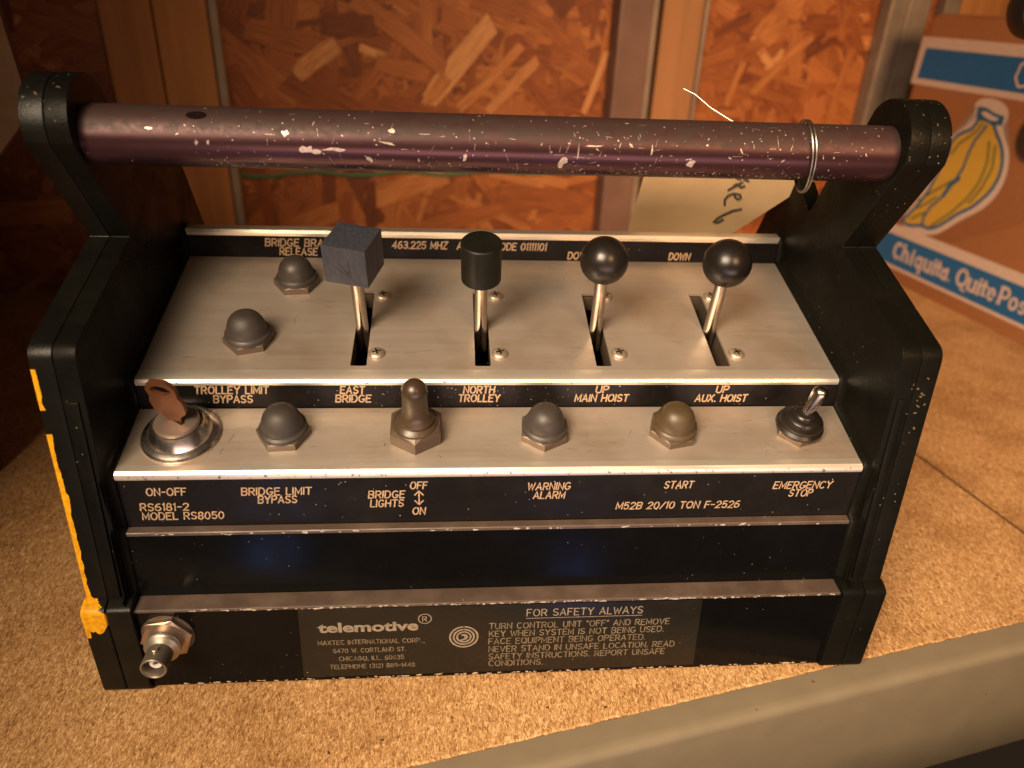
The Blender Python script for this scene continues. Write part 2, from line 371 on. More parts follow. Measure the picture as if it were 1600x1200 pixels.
# engraver's single-stroke lettering
def arc(cx, cy, rx, ry, a0, a1, n=8): return [(cx + rx * math.cos(math.radians(a0 + (a1 - a0) * k / n)), cy + ry * math.sin(math.radians(a0 + (a1 - a0) * k / n))) for k in range(n + 1)]
G = {
'A': (.70, [[(0, 0), (.35, 1), (.70, 0)], [(.12, .33), (.58, .33)]]),
'B': (.62, [[(0, 0), (0, 1), (.38, 1)] + arc(.38, .76, .22, .24, 80, -80, 6) + [(0, .52)], [(.36, .52)] + arc(.36, .26, .26, .26, 80, -80, 6) + [(0, 0)]]),
'C': (.66, [arc(.36, .5, .36, .5, 48, 312, 14)]),
'D': (.66, [[(0, 0), (0, 1), (.28, 1)] + arc(.28, .5, .38, .5, 80, -80, 10) + [(.28, 0), (0, 0)]]),
'E': (.56, [[(.56, 1), (0, 1), (0, 0), (.56, 0)], [(0, .52), (.45, .52)]]),
'F': (.54, [[(.54, 1), (0, 1), (0, 0)], [(0, .52), (.44, .52)]]),
'G': (.70, [arc(.36, .5, .36, .5, 48, 340, 14) + [(.70, .42), (.42, .42)]]),
'H': (.64, [[(0, 0), (0, 1)], [(.64, 0), (.64, 1)], [(0, .52), (.64, .52)]]),
'I': (.02, [[(0, 0), (0, 1)]]),
'K': (.62, [[(0, 0), (0, 1)], [(.60, 1), (0, .40)], [(.22, .60), (.62, 0)]]),
'L': (.52, [[(0, 1), (0, 0), (.52, 0)]]),
'M': (.74, [[(0, 0), (0, 1), (.37, .22), (.74, 1), (.74, 0)]]),
'N': (.64, [[(0, 0), (0, 1), (.64, 0), (.64, 1)]]),
'O': (.74, [arc(.37, .5, .37, .5, 90, 450, 18)]),
'P': (.60, [[(0, 0), (0, 1), (.36, 1)] + arc(.36, .74, .24, .26, 80, -80, 6) + [(0, .48)]]),
'Q': (.74, [arc(.37, .5, .37, .5, 90, 450, 18), [(.45, .22), (.74, -.05)]]),
'R': (.62, [[(0, 0), (0, 1), (.36, 1)] + arc(.36, .74, .24, .26, 80, -80, 6) + [(0, .48)], [(.30, .48), (.62, 0)]]),
'S': (.60, [arc(.31, .75, .28, .25, 30, 200, 7) + [(.12, .56), (.46, .44)] + arc(.30, .26, .29, .26, 20, -155, 8)]),
'T': (.62, [[(0, 1), (.62, 1)], [(.31, 1), (.31, 0)]]),
'U': (.64, [[(0, 1), (0, .32)] + arc(.32, .32, .32, .32, 195, 345, 8) + [(.64, .32), (.64, 1)]]),
'V': (.68, [[(0, 1), (.34, 0), (.68, 1)]]),
'W': (.90, [[(0, 1), (.22, 0), (.45, .80), (.68, 0), (.90, 1)]]),
'X': (.64, [[(0, 1), (.64, 0)], [(.64, 1), (0, 0)]]),
'Y': (.66, [[(0, 1), (.33, .48), (.66, 1)], [(.33, .48), (.33, 0)]]),
'Z': (.62, [[(0, 1), (.62, 1), (0, 0), (.62, 0)]]),
'0': (.60, [arc(.30, .5, .30, .5, 90, 450, 16)]),
'1': (.16, [[(0, .84), (.14, 1), (.14, 0)]]),
'2': (.58, [arc(.29, .72, .28, .28, 165, -25, 8) + [(0, 0), (.58, 0)]]),
'3': (.56, [arc(.27, .75, .26, .25, 150, -80, 7) + [(.2, .52)], [(.2, .52)] + arc(.27, .27, .29, .27, 80, -150, 8)]),
'4': (.60, [[(.44, 0), (.44, 1), (0, .30), (.60, .30)]]),
'5': (.56, [[(.52, 1), (.06, 1), (.03, .55)] + arc(.27, .32, .29, .32, 120, -150, 9)]),
'6': (.58, [[(.50, .97)] + arc(.42, .42, .42, .55, 110, 180, 5) + arc(.29, .29, .29, .29, 180, 530, 14)]),
'7': (.56, [[(0, 1), (.56, 1), (.18, 0)]]),
'8': (.58, [arc(.29, .75, .24, .25, -90, 270, 12), arc(.29, .255, .29, .255, 90, 450, 14)]),
'9': (.58, [arc(.29, .70, .29, .29, 0, 350, 14) + arc(.16, .55, .42, .55, 0, -70, 5)]),
'.': (.06, [[(.02, 0), (.06, .05)]]), ',': (.06, [[(.06, .06), (0, -.14)]]), '-': (.42, [[(0, .48), (.42, .48)]]),
'/': (.5, [[(0, -.02), (.5, 1.02)]]), '(': (.2, [arc(.35, .5, .33, .6, 125, 235, 6)]), ')': (.2, [arc(-.15, .5, .33, .6, -55, 55, 6)]),
'"': (.2, [[(0, 1), (0, .75)], [(.18, 1), (.18, .75)]]), ' ': (.30, []),
}
def letter_run(bm, fr, text, x0, x1, ybase, cap, wd, slant=0.0, h=0.15, space=.26):
    adv = []; x = 0
    for ch in text:
        wg = G[ch][0]; adv.append(x); x += wg + space
    total = x - space; kx = (x1 - x0) / total; k = 0
    for ch, ax in zip(text, adv):
        for st in G[ch][1]:
            pts = []
            for a, c in st:
                q = (x0 + (ax + a) * kx + slant * c * cap, ybase + c * cap)
                if not pts or (V(q) - V(pts[-1])).length > 0.06: pts.append(q)
            if len(pts) > 1:
                ribbon(bm, fr, pts, wd, h + 0.05 * (k % 4)); k += 1
def font_mesh(bm, fr, text, x0, x1, y0, cap, h=0.2, bold=0.0, thick=0.0):
    cu = bpy.data.curves.new('t', 'FONT'); cu.body = text; cu.size = 1.0; cu.offset = bold; cu.resolution_u = 4
    ob = bpy.data.objects.new('t', cu); sc.collection.objects.link(ob)
    dg = bpy.context.evaluated_depsgraph_get(); dg.update()
    me = bpy.data.meshes.new_from_object(ob.evaluated_get(dg))
    xs = [v_.co.x for v_ in me.vertices]; ys = [v_.co.y for v_ in me.vertices]
    kx = (x1 - x0) / (max(xs) - min(xs)); ky = cap / 0.69; mx = min(xs)
    vs = [bm.verts.new(fr.p(x0 + (v_.co.x - mx) * kx, y0 + v_.co.y * ky, h)) for v_ in me.vertices]
    for p in me.polygons: face(bm, [vs[i] for i in p.vertices])
    bpy.data.objects.remove(ob); bpy.data.curves.remove(cu); bpy.data.meshes.remove(me)
def polyfill(bm, fr, pts, h):
    vs = [bm.verts.new(fr.p(a, c, h)) for a, c in pts]
    f = face(bm, vs)
    if f: bmesh.ops.triangulate(bm, faces=[f])

# ------------------------------------------------------------------ shelf and wall (shelf frame is turned 12 degrees)
th = math.atan2(.208, .978)
E1 = V((math.cos(th), math.sin(th), 0)); E2 = V((-math.sin(th), math.cos(th), 0))
SH = Fr((0, 0, 0), E1, E2, (0, 0, 1))
ZS = -1.5
shelf = empty('shelf', (0, 0, ZS), None, None, kind='structure')
def ragged_board(x0, x1):
    bm = bmesh.new(); n = int((x1 - x0) / 1.6); r = random.Random(int(x0))
    top = []; w_ = 0
    for i in range(n + 1):
        w_ = w_ * 0.6 + r.uniform(-.45, .45)
        x = x0 + (x1 - x0) * i / n
        top.append((x, -42 + w_))
    lo = [bm.verts.new(SH.p(x, y - 0.5, ZS - 17)) for x, y in top]; mid = [bm.verts.new(SH.p(x, y - 0.3, ZS - 0.9)) for x, y in top]; hi = [bm.verts.new(SH.p(x, y + 0.7, ZS)) for x, y in top]
    bk = [bm.verts.new(SH.p(x, 688, ZS)) for x, y in top]
    for i in range(n):
        face(bm, [lo[i], lo[i + 1], mid[i + 1], mid[i]]); face(bm, [mid[i], mid[i + 1], hi[i + 1], hi[i]]); face(bm, [hi[i], hi[i + 1], bk[i + 1], bk[i]])
    for k in (0, n):
        a = bm.verts.new(SH.p(top[k][0], 688, ZS - 17)); face(bm, [lo[k], mid[k], hi[k], bk[k], a])
    bmesh.ops.recalc_face_normals(bm, faces=bm.faces)
    return finish('board', bm, PBOARD, shelf)
ragged_board(-760, 413.2); ragged_board(418.8, 1250)
bm = bmesh.new(); box(bm, SH, 413.3, 418.7, -41, 687, -17, ZS - 1.6); finish('gap_shade_strip', bm, simple('gap_shade_brown', (0.13, 0.055, 0.018), 0.8), shelf)  # dark strip put in the open gap, its shade given as brown colour
bm = bmesh.new(); box(bm, SH, -760, 1250, -30, 688, -24, ZS - 17.5); finish('under_board', bm, PBOARD, shelf)
# front beam: lip, rounded ridge, face
prof = [(-42.9, -20), (-42.9, ZS - .25), (-54, ZS - .25), (-57.5, ZS - .6), (-59.6, ZS - 2.0), (-60.6, ZS - 4.5), (-60.8, -8), (-60.9, -60), (-61, -100), (-59, -102.5), (-50, -102.5), (-50, -20)]
bm = bmesh.new()
A = [bm.verts.new(SH.p(-760, a, c)) for a, c in prof]; B = [bm.verts.new(SH.p(1250, a, c)) for a, c in prof]
for i in range(len(prof)): face(bm, [A[i], A[(i + 1) % len(prof)], B[(i + 1) % len(prof)], B[i]])
face(bm, A); face(bm, B); bmesh.ops.recalc_face_normals(bm, faces=bm.faces)
beam = finish('front_beam', bm, BEAM, shelf, smooth=True, angle=50)
bm = bmesh.new()   # slot in the beam near the bottom of the picture
prism(bm, Fr(SH.p(160, -61.2, -98), E1, (0, 0, 1), -E2), rounded([(-9, -4), (9, -4), (9, 4), (-9, 4)], 3), -0.2, 0.4); finish('slot', bm, DARK, beam)

bm = bmesh.new(); rc = random.Random(9)
def crumb(x, y, r):
    vs = []
    for k in range(6): vs.append(bm.verts.new((x + r * math.cos(k * 1.05) * rc.uniform(.5, 1.3), y + r * math.sin(k * 1.05) * rc.uniform(.4, 1.0), ZS + .05)))
    t_ = bm.verts.new((x, y, ZS + r * .7))
    for k in range(6): face(bm, [vs[k], vs[(k + 1) % 6], t_])
for k in range(60): crumb(rc.uniform(-300, 420), rc.uniform(-42, 260), rc.uniform(.3, 1.1))
for x, y in ((-88, -44), (-62, -38), (262, 20), (300, 60), (180, -12)): crumb(x, y, rc.uniform(.9, 1.4))
finish('crumbs', bm, simple('dark_wood_crumbs', (0.07, 0.028, 0.010), 0.8), shelf, kind='stuff')
# wall: OSB sheet of real strands, studs and steel posts
wall = empty('wall', SH.p(300, 690, ZS), None, None, kind='structure')
bm = bmesh.new(); box(bm, SH, -700, 1300, 694, 706, -30, 620); finish('backing_sheet', bm, STUD, wall)
def strands():
    bm = bmesh.new(); uvl = bm.loops.layers.uv.new('UVMap'); tl = bm.verts.layers.float.new('tone'); r = random.Random(11)
    def strand(cx, cz, Ln, W_, ang, dep, tone):
        n = 5; up_, dn_ = [], []
        j0, j1 = r.uniform(-.35, .35), r.uniform(-.35, .35); tilt = r.uniform(-.012, .012); bow = r.uniform(-.018, .018)
        for k in range(n + 1):
            u = k / n - .5
            wv = W_ * (.5 + r.uniform(-.02, .02)) * (1 if 0 < k < n else r.uniform(.75, 1))
            sh_ = (j0 if k == 0 else j1 if k == n else 0) * W_ * .5
            up_.append((u * Ln + sh_, wv + bow * Ln * (1 - 4 * u * u))); dn_.append((u * Ln - sh_, -wv + bow * Ln * (1 - 4 * u * u)))
        ca, sa = math.cos(ang), math.sin(ang)
        def P(a, b_, d): return SH.p(cx + a * ca - b_ * sa, 693 - dep - d + a * tilt, cz + a * sa + b_ * ca)
        vt = [bm.verts.new(P(a, b_, .5)) for a, b_ in up_]; vb = [bm.verts.new(P(a, b_, .5)) for a, b_ in dn_]
        wt = [bm.verts.new(P(a, b_, -.3)) for a, b_ in up_]; wb = [bm.verts.new(P(a, b_, -.3)) for a, b_ in dn_]
        for vv in vt + vb + wt + wb: vv[tl] = tone
        off = r.uniform(0, 50)
        def F(vs, uvs):
            f = face(bm, vs)
            if f:
                for lp, q in zip(f.loops, uvs): lp[uvl].uv = q
        for k in range(n):
            F([vb[k], vb[k + 1], vt[k + 1], vt[k]], [(k / n + off, 0), ((k + 1) / n + off, 0), ((k + 1) / n + off, W_ / 40), (k / n + off, W_ / 40)])
            F([vt[k], vt[k + 1], wt[k + 1], wt[k]], [(0, 0)] * 4); F([wb[k], wb[k + 1], vb[k + 1], vb[k]], [(0, 0)] * 4)
        F([vt[0], wt[0], wb[0], vb[0]], [(0, 0)] * 4); F([vt[n], vb[n], wb[n], wt[n]], [(0, 0)] * 4)
    N_ = 4600
    for i in range(N_):
        dep = 4.5 * i / N_ + .2
        ang = r.gauss(0, .55) + (math.pi / 2 if r.random() < .35 else 0)
        t = .02 + r.betavariate(2.6, 3) * .85
        if r.random() < .03: t = r.uniform(.8, .95)
        strand(r.uniform(-620, 1150), r.uniform(-10, 520), r.uniform(50, 170), r.choice((r.uniform(5, 14), r.uniform(12, 40))), ang, dep, t)
    for cx, cz, Ln, W_, a, t in ((132, 262, 120, 26, .85, .95), (170, 245, 110, 12, .75, .8), (200, 235, 90, 14, .78, .85), (110, 240, 70, 16, .9, .8), (312, 240, 80, 10, 1.25, .9),
                                 (0, 300, 62, 24, .02, .1), (-10, 205, 150, 32, -.5, .25), (60, 290, 130, 22, -.6, .6), (590, 265, 110, 12, .75, .75), (520, 240, 60, 10, 1.3, .75),
                                 (-40, 262, 60, 20, .6, .9), (-70, 285, 90, 26, -.2, .5), (15, 85, 70, 14, 1.55, .05), (60, 110, 110, 26, .3, .8), (250, 90, 130, 34, -.15, .35), (230, 120, 110, 20, -.2, .75)):
        strand(cx, cz, Ln, W_, a, 6.0, t)
    bmesh.ops.recalc_face_normals(bm, faces=bm.faces)
    return finish('osb_strands', bm, STRAND, wall, kind='stuff')
strands()
def upright(name, x0, x1, y0, y1, mat, bev=1.5):
    bm = bmesh.new(); box(bm, SH, x0, x1, y0, y1, -24, 620, bev); return finish(name, bm, mat, wall)
upright('stud', -258, -207.5, 668, 687, STUD); upright('stud', -206, -152, 670, 687, STUD); upright('trim_strip', -151, -141, 674, 687, POSTG, 2)
upright('steel_post', 328, 373, 662, 687, POST, 3); upright('steel_strip', 374, 383, 668, 687, POSTG, 1); upright('stud', 392, 449, 672, 687, STUDP); upright('trim_strip', 450, 455, 670, 687, POSTG, 1)
upright('steel_post', 729, 758, 664, 687, POSTG, 3); upright('steel_post', 762, 800, 668, 687, POSTG, 3)
upright('steel_strip', 826, 852, 670, 687, POSTG, 2); upright('dark_upright', 856, 960, 672, 687, STUD, 2)
pts = []
for k in range(60):
    x = -200 + k * 9.1; pts.append(SH.p(x, 684.5, 134 - k * .14 + 2.2 * math.sin(k * .5) + rnd.uniform(-.9, .9)))
bm = bmesh.new(); tube(bm, pts, 2.2, 6)
finish('green_cord', bm, CORD, None, label='thin green cord stretched across the chipboard wall behind the control box', cat='cord', smooth=True)

# ------------------------------------------------------------------ the control box
dev = empty('crane_control_box', (0, 60, ZS), 'black and aluminium crane control box with a tube handle, levers and rubber capped buttons', 'control box')
HW = 188.5
base = [(0, 0), (0, 53.6), (.5, 54.4)]
def sweep_x(bm, prof, x0, x1, closed=False, seg=1, mi=0):
    cols = []
    for k in range(seg + 1):
        x = x0 + (x1 - x0) * k / seg; cols.append([bm.verts.new((x, a, c)) for a, c in prof])
    m_ = len(prof)
    for A_, B_ in zip(cols, cols[1:]):
        for i in range(m_ if closed else m_ - 1):
            j = (i + 1) % m_; face(bm, [A_[i], B_[i], B_[j], A_[j]], mi)
    if closed: face(bm, cols[0]); face(bm, cols[-1])
    return cols
def panel(name, prof, mat, x0=-HW, x1=HW, smooth=False, parent=None):
    """sheet metal: profile swept along x with 1.2 thickness behind"""
    bm = bmesh.new(); back = []
    for i, p in enumerate(prof):
        a = V(prof[max(i - 1, 0)]); c = V(prof[min(i + 1, len(prof) - 1)]); t = (c - a).normalized(); back.append((p[0] + t.y * 1.2, p[1] - t.x * 1.2))
    sweep_x(bm, list(prof) + back[::-1], x0, x1, closed=True)
    bmesh.ops.recalc_face_normals(bm, faces=bm.faces)
    return finish(name, bm, mat, parent or dev, smooth=smooth, angle=30)
panel('base_panel', [(0, 0), (0, 53.9)], GLOSS)
panel('base_ledge', [(-.25, 53.2), (-.25, 54.3), (.1, 54.9), (1.2, 55.2), (9.0, 56.3)], LEDGE, smooth=True)
panel('recessed_panel', [(9.2, 56.6), (10.9, 94.6)], GLOSS)
panel('middle_ledge', [(10.65, 94.0), (10.7, 95.4), (11.1, 95.9), (14.6, 96.8)], LEDGE, smooth=True)
lp = panel('legend_panel', [(15.0, 97.0), (14.2, 126.0)], LABELBLK)
s1 = panel('legend_strip', [(55.6, 141.0), (55.9, 155.6)], DUSTBLK)
s2 = panel('legend_strip', [(164.4, 187.0), (165.2, 202.2)], LABELBLK)
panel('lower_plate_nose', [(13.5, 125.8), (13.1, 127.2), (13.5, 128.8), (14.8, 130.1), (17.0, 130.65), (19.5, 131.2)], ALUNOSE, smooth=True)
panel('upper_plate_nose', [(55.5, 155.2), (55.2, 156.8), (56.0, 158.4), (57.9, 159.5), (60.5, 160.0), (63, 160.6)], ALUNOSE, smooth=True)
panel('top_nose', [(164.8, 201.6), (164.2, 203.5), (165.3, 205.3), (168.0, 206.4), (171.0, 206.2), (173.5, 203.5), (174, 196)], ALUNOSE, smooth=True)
UT = V((0, .9637, .2668)); UN = V((0, -.2668, .9637)); LT = V((0, .956, .291)); LN = V((0, -.291, .956))
UP = Fr((0, 60.9, 159.9), (1, 0, 0), UT, UN); LO = Fr((0, 17.6, 130.7), (1, 0, 0), LT, LN)
SL = [(-75.6, 5.4, 72), (-9.1, 5.2, 72), (57.4, 5.2, 71.6), (124.6, 5.2, 72)]
def plate(name, fr, ln, holes, mat):
    bm = bmesh.new(); loops = [[(-HW, 1.0), (HW, 1.0), (HW, ln), (-HW, ln)]]
    for x, a, c in holes: loops.append(rounded([(x - 4.3, a), (x + 4.3, a), (x + 4.0, c), (x - 4.0, c)], 1.0, 3))
    for h, keep in ((0, 1), (-1.6, 1)):
        es = []
        for lp_ in loops:
            vs = [bm.verts.new(fr.p(a, c, h)) for a, c in lp_]
            for i in range(len(vs)): es.append(bm.edges.new((vs[i], vs[(i + 1) % len(vs)])))
        bmesh.ops.triangle_fill(bm, edges=es, use_beauty=True)
    for lp_ in loops:
        for i in range(len(lp_)):
            p, q = lp_[i], lp_[(i + 1) % len(lp_)]
            face(bm, [bm.verts.new(fr.p(*p, 0)), bm.verts.new(fr.p(*q, 0)), bm.verts.new(fr.p(*q, -1.6)), bm.verts.new(fr.p(*p, -1.6))])
    bmesh.ops.remove_doubles(bm, verts=bm.verts, dist=1e-4); bmesh.ops.recalc_face_normals(bm, faces=bm.faces)
    return finish(name, bm, mat, dev)
upl = plate('upper_plate', UP, 106.6, SL, ALU); lpl = plate('lower_plate', LO, 38.6, [], ALU)
# inner body that closes the box behind the panels
body_poly = [(2.5, .8), (2.5, 53), (12, 55), (13.5, 94), (17.5, 96), (18, 126), (22, 128), (57.5, 138), (58.5, 150)]
bm = bmesh.new(); sweep_x(bm, body_poly + [(60, 118), (175, 150), (168, 186), (168, 200), (174.5, 200), (215, 185), (212, 0.8)], -187, 187, closed=True)
bmesh.ops.recalc_face_normals(bm, faces=bm.faces); finish('body', bm, BLACKHOLE, dev)
# slot guides under each slot, catching a little light
for x, a, c in SL:
    bm = bmesh.new(); box(bm, UP, x + 4.6, x + 6.0, a - 2, c + 2, -16, -1.7); box(bm, UP, x - 6.0, x - 4.6, a - 2, c + 2, -16, -1.7); box(bm, UP, x - 4.5, x + 4.5, c - 1, c + 3, -12, -3)
    finish('slot_guide', bm, NUTB, upl)

# lettering
FA = Fr((0, 14.9, 97), (1, 0, 0), (0, -.0276, 1), (0, -1, -.0276))          # legend panel
FB = Fr((0, 55.6, 141), (1, 0, 0), (0, .02, 1), (0, -1, .02))
FC = Fr((0, 164.4, 187), (1, 0, 0), (0, .05, 1), (0, -1, .05))
def legend(parent, fr, z0, items, wd=.72, cap=4.3, mat=INK):
    for t, x0, x1, zc, *r in items:
        bm = bmesh.new(); letter_run(bm, fr, t, x0 + .5, x1 - .8, zc - z0 - cap / 2, cap, wd, .12); finish('lettering', bm, mat, parent)
legend(lp, FA, 97, [('ON-OFF', -175.1, -155.3, 118.4), ('RS6181-2', -179.8, -155.6, 109.1), ('MODEL RS8050', -179.8, -139.5, 103.4), ('BRIDGE LIMIT', -130, -95.1, 117.9), ('BYPASS', -122.6, -102.7, 112.8),
    ('BRIDGE', -68.3, -49.2, 115.0), ('LIGHTS', -67.6, -50, 109.4), ('OFF', -47.4, -37.9, 120.4), ('ON', -46.6, -39.1, 104.1), ('WARNING', 11.8, 34.8, 118.8), ('ALARM', 15.1, 32.3, 113.2),
    ('START', 82.9, 99.1, 118.7), ('M52B 20/10 TON F-2526', 59.1, 126.3, 105.4), ('EMERGENCY', 141.5, 174.1, 117.5), ('STOP', 151, 164.7, 112.3)])
bm = bmesh.new(); cx = -42.6
ribbon(bm, FA, [(cx, 9.2 + 2.4), (cx, 19.0 + .6)], .75, .15); ribbon(bm, FA, [(cx - 2.1, 17.4), (cx, 19.8), (cx + 2.1, 17.4)], .75, .22); ribbon(bm, FA, [(cx - 2.1, 13.8), (cx, 11.4), (cx + 2.1, 13.8)], .75, .22)
finish('arrow_mark', bm, INK, lp)
legend(s1, FB, 141, [('TROLLEY LIMIT', -159.1, -120.7, 152.4), ('BYPASS', -150.3, -129.5, 147.1), ('EAST', -84.9, -71.3, 152.3), ('BRIDGE', -87.6, -68.2, 147.2), ('NORTH', -20.2, -2.7, 152.3), ('TROLLEY', -22.9, .2, 147.2),
    ('UP', 51.3, 59.1, 152.3), ('MAIN HOIST', 40.2, 70.6, 147.1), ('UP', 118.2, 126.1, 152.2), ('AUX. HOIST', 107.2, 137.4, 146.8)], wd=.85, cap=4.1)
legend(s2, FC, 187, [('BRIDGE BRAKE', -141.5, -97.5, 197.6), ('RELEASE', -133.2, -109.2, 192.0), ('463.225 MHZ', -63.4, -28, 197.1), ('ACCESS CODE 01111101', -22.8, 35.2, 197.0), ('DOWN', 48.5, 64.8, 191.6), ('DOWN', 115.1, 130, 191.9)], wd=.85, cap=4.4)

# nameplate
FN = Fr((0, -.02, 0), (1, 0, 0), (0, 0, 1), (0, -1, 0))
bm = bmesh.new(); prism(bm, FN, [(-107.3, 2.5), (112.3, 2.3), (109.9, 52.3), (-106, 52.8)], .02, .22); nm = finish('nameplate', bm, PLATEM, dev)
bm = bmesh.new(); font_mesh(bm, FN, 'telemotive', -96.9, -44.0, 36.2, 6.6, .35, .034)
for rx in (3.5,): ribbon(bm, FN, arc(-40.4, 44.1, 3.4, 3.4, 0, 345, 22), .55, .36, closed=True)
letter_run(bm, FN, 'R', -41.6, -39.4, 42.4, 3.3, .5, 0, .36)
finish('lettering', bm, INKG, nm)
bm = bmesh.new()
for t, x0, x1, z in [('MAXTEC INTERNATIONAL CORP.', -97.5, -42.7, 28.6), ('6470 W. CORTLAND ST.', -89.9, -51.2, 22.3), ('CHICAGO, ILL. 60635', -87.2, -52.4, 16.2), ('TELEPHONE (312) 889-1448', -92.5, -46.6, 10.1)]:
    letter_run(bm, FN, t, x0, x1, z - 1.5, 3.0, .50, 0, .35); finish('lettering', bm, INKF, nm); bm = bmesh.new()
bm.free()
bm = bmesh.new(); letter_run(bm, FN, 'FOR SAFETY ALWAYS', 14.2, 77.4, 44.0, 4.8, .62, 0, .35); ribbon(bm, FN, [(14, 42.3), (77.5, 42.3)], .4, .35)
finish('lettering', bm, INKG, nm)
bm = bmesh.new()
for t, x0, x1, z in [('TURN CONTROL UNIT "OFF" AND REMOVE', -5.8, 93.5, 37.4), ('KEY WHEN SYSTEM IS NOT BEING USED.', -5.7, 91, 31.7), ('FACE EQUIPMENT BEING OPERATED.', -5.9, 81.2, 26.0), ('NEVER STAND IN UNSAFE LOCATION. READ', -5.7, 98.6, 20.0), ('SAFETY INSTRUCTIONS. REPORT UNSAFE', -5.6, 93.8, 14.3), ('CONDITIONS.', -5.5, 24.6, 9.0)]:
    letter_run(bm, FN, t, x0, x1, z - 2.1, 4.1, .62, 0, .35); finish('lettering', bm, INKF, nm); bm = bmesh.new()
bm.free()
bm = bmesh.new(); lc = (-19.6, 29.9)
for r_ in (7.5, 5.5, 3.7): ribbon(bm, FN, arc(*lc, r_, r_, 95, 445, 36), 1.0, .35)
ribbon(bm, FN, [(lc[0] - .9, lc[1] + 1.6)] + arc(lc[0], lc[1], 1.7, 1.7, 120, -60, 8) + [(lc[0] - 1.6, lc[1] - 2.4)], 1.1, .41)
ribbon(bm, FN, [(lc[0] + .3, lc[1] + 1.2), (lc[0] + 1.2, lc[1] + .2), (lc[0] + .4, lc[1] - .6)], .9, .47)
finish('logo', bm, INKG, nm)

# ---- end castings
def offset_prof(prof, d):
    out = []
    for i, p in enumerate(prof):
        p = V(p); ns = []
        if i: t = (p - V(prof[i - 1])).normalized(); ns.append(V((-t.y, t.x)))
        if i < len(prof) - 1: t = (V(prof[i + 1]) - p).normalized(); ns.append(V((-t.y, t.x)))
        n_ = sum(ns, V((0, 0))); n_ = n_ / max(n_.length, .3); k = 1 / max(.6, n_.dot(ns[0]) if ns else 1)
        out.append(tuple(p + n_ * d * k))
    return out
PP = [(0.2, 54.5), (4, 55.6), (9.2, 56.5), (9.8, 75), (10.9, 95.6), (14.8, 97.2), (14.4, 112), (13.4, 127.0), (14.8, 129.9), (18, 130.8), (36, 136.3), (55.2, 142.0), (55.6, 147), (55.6, 156.5), (57.4, 159.0), (61, 160.1), (90, 168.3), (125, 178), (163.6, 188.6), (164.4, 193), (164.6, 203), (168, 206.6), (173, 206), (175, 198)]
shell_in = [(.8, 48, 2), (3.6, 62, 0), (13.0, 188, 0), *[(a, c, 0) for a, c in arc(21, 189.2, 7.8, 8.2, 178, 112, 8)], (88, 220.4, 2), (93, 222, 1), (55.5, 274.5, 2), *[(a, c, 0) for a, c in arc(77.5, 280, 22.5, 21.5, 184, 40, 16)], (99, 286, 3), (127, 250.5, 1), (138.6, 229, 2.5), (158, 242, 1), (172, 251, 5), (186, 238, 3), (212, 192, 2), (216, 150, 4), (214, 20, 4), (200, 48, 1)]
shell_out = [(.8, 48, 2), (3.6, 62, 0), (13.0, 188, 0), *[(a, c, 0) for a, c in arc(21, 189.2, 7.8, 8.2, 178, 112, 8)], (88, 220.4, 2), (93, 222, 1), (55.5, 274.5, 2), *[(a, c, 0) for a, c in arc(77.5, 280, 22.5, 21.5, 184, 40, 16)], (99, 286, 3), (150, 222, 6), (207, 192, 4), (214, 150, 4), (214, 20, 4), (200, 48, 1)]
for sgn in (-1, 1):
    mcast = CASTY if sgn < 0 else CAST
    bm = bmesh.new(); prism(bm, WORLD if False else Fr((0, 0, 0), (0, 1, 0), (0, 0, 1), (sgn, 0, 0)), rounded(shell_in if sgn > 0 else [q for q in shell_in if q[0] not in (127, 138.6, 158)], 2), 190.4, 200.3, 1.4, 3)
    ci = finish('end_casting', bm, CAST, dev, smooth=True, angle=32)
    if sgn < 0: ci['label'] = 'end casting with yellow paint run down its outer corner'
    bm = bmesh.new(); prism(bm, Fr((0, 0, 0), (0, 1, 0), (0, 0, 1), (sgn, 0, 0)), rounded(shell_out, 2), 200.5, 210.8, 2.2, 3); finish('outer_shell', bm, mcast, ci, smooth=True, angle=32)
    bm = bmesh.new(); FX = Fr((0, 0, 0), (0, 1, 0), (0, 0, 1), (sgn, 0, 0)); ft = rounded([(-3.2, -1.4, 5), (-3.4, 57.5, 4), (3, 60, 1), (202, 60, 4), (202, -1.4, 4)], 3)
    prism(bm, FX, ft, 187.6, 199.9, 1.8, 3); prism(bm, FX, ft, 200.3, 212.3, 2.4, 3); finish('foot', bm, mcast, ci, smooth=True, angle=32)
    # flange: fillet from the panels up into the casting
    bm = bmesh.new(); rows = []
    for x, d in ((187.2, -.1), (187.4, .7), (188.2, 1.1), (189.4, 2.0), (190.4, 3.8), (190.9, 7.0), (190.95, 7.6)):
        rows.append([bm.verts.new((sgn * x, a, c)) for a, c in offset_prof(PP, d)])
    for A_, B_ in zip(rows, rows[1:]):
        for i in range(len(PP) - 1): face(bm, [A_[i], B_[i], B_[i + 1], A_[i + 1]])
    bmesh.ops.recalc_face_normals(bm, faces=bm.faces); finish('corner_fillet', bm, CAST, ci, smooth=True, angle=60)
    # raised rib on the front of the inner shell
    bm = bmesh.new(); prism(bm, FX, rounded([(1.9, 62), (10.6, 170), (15, 172), (15, 62)], 1), 193.2, 197.6, .8, 2); finish('rib', bm, CAST, ci, smooth=True, angle=32)
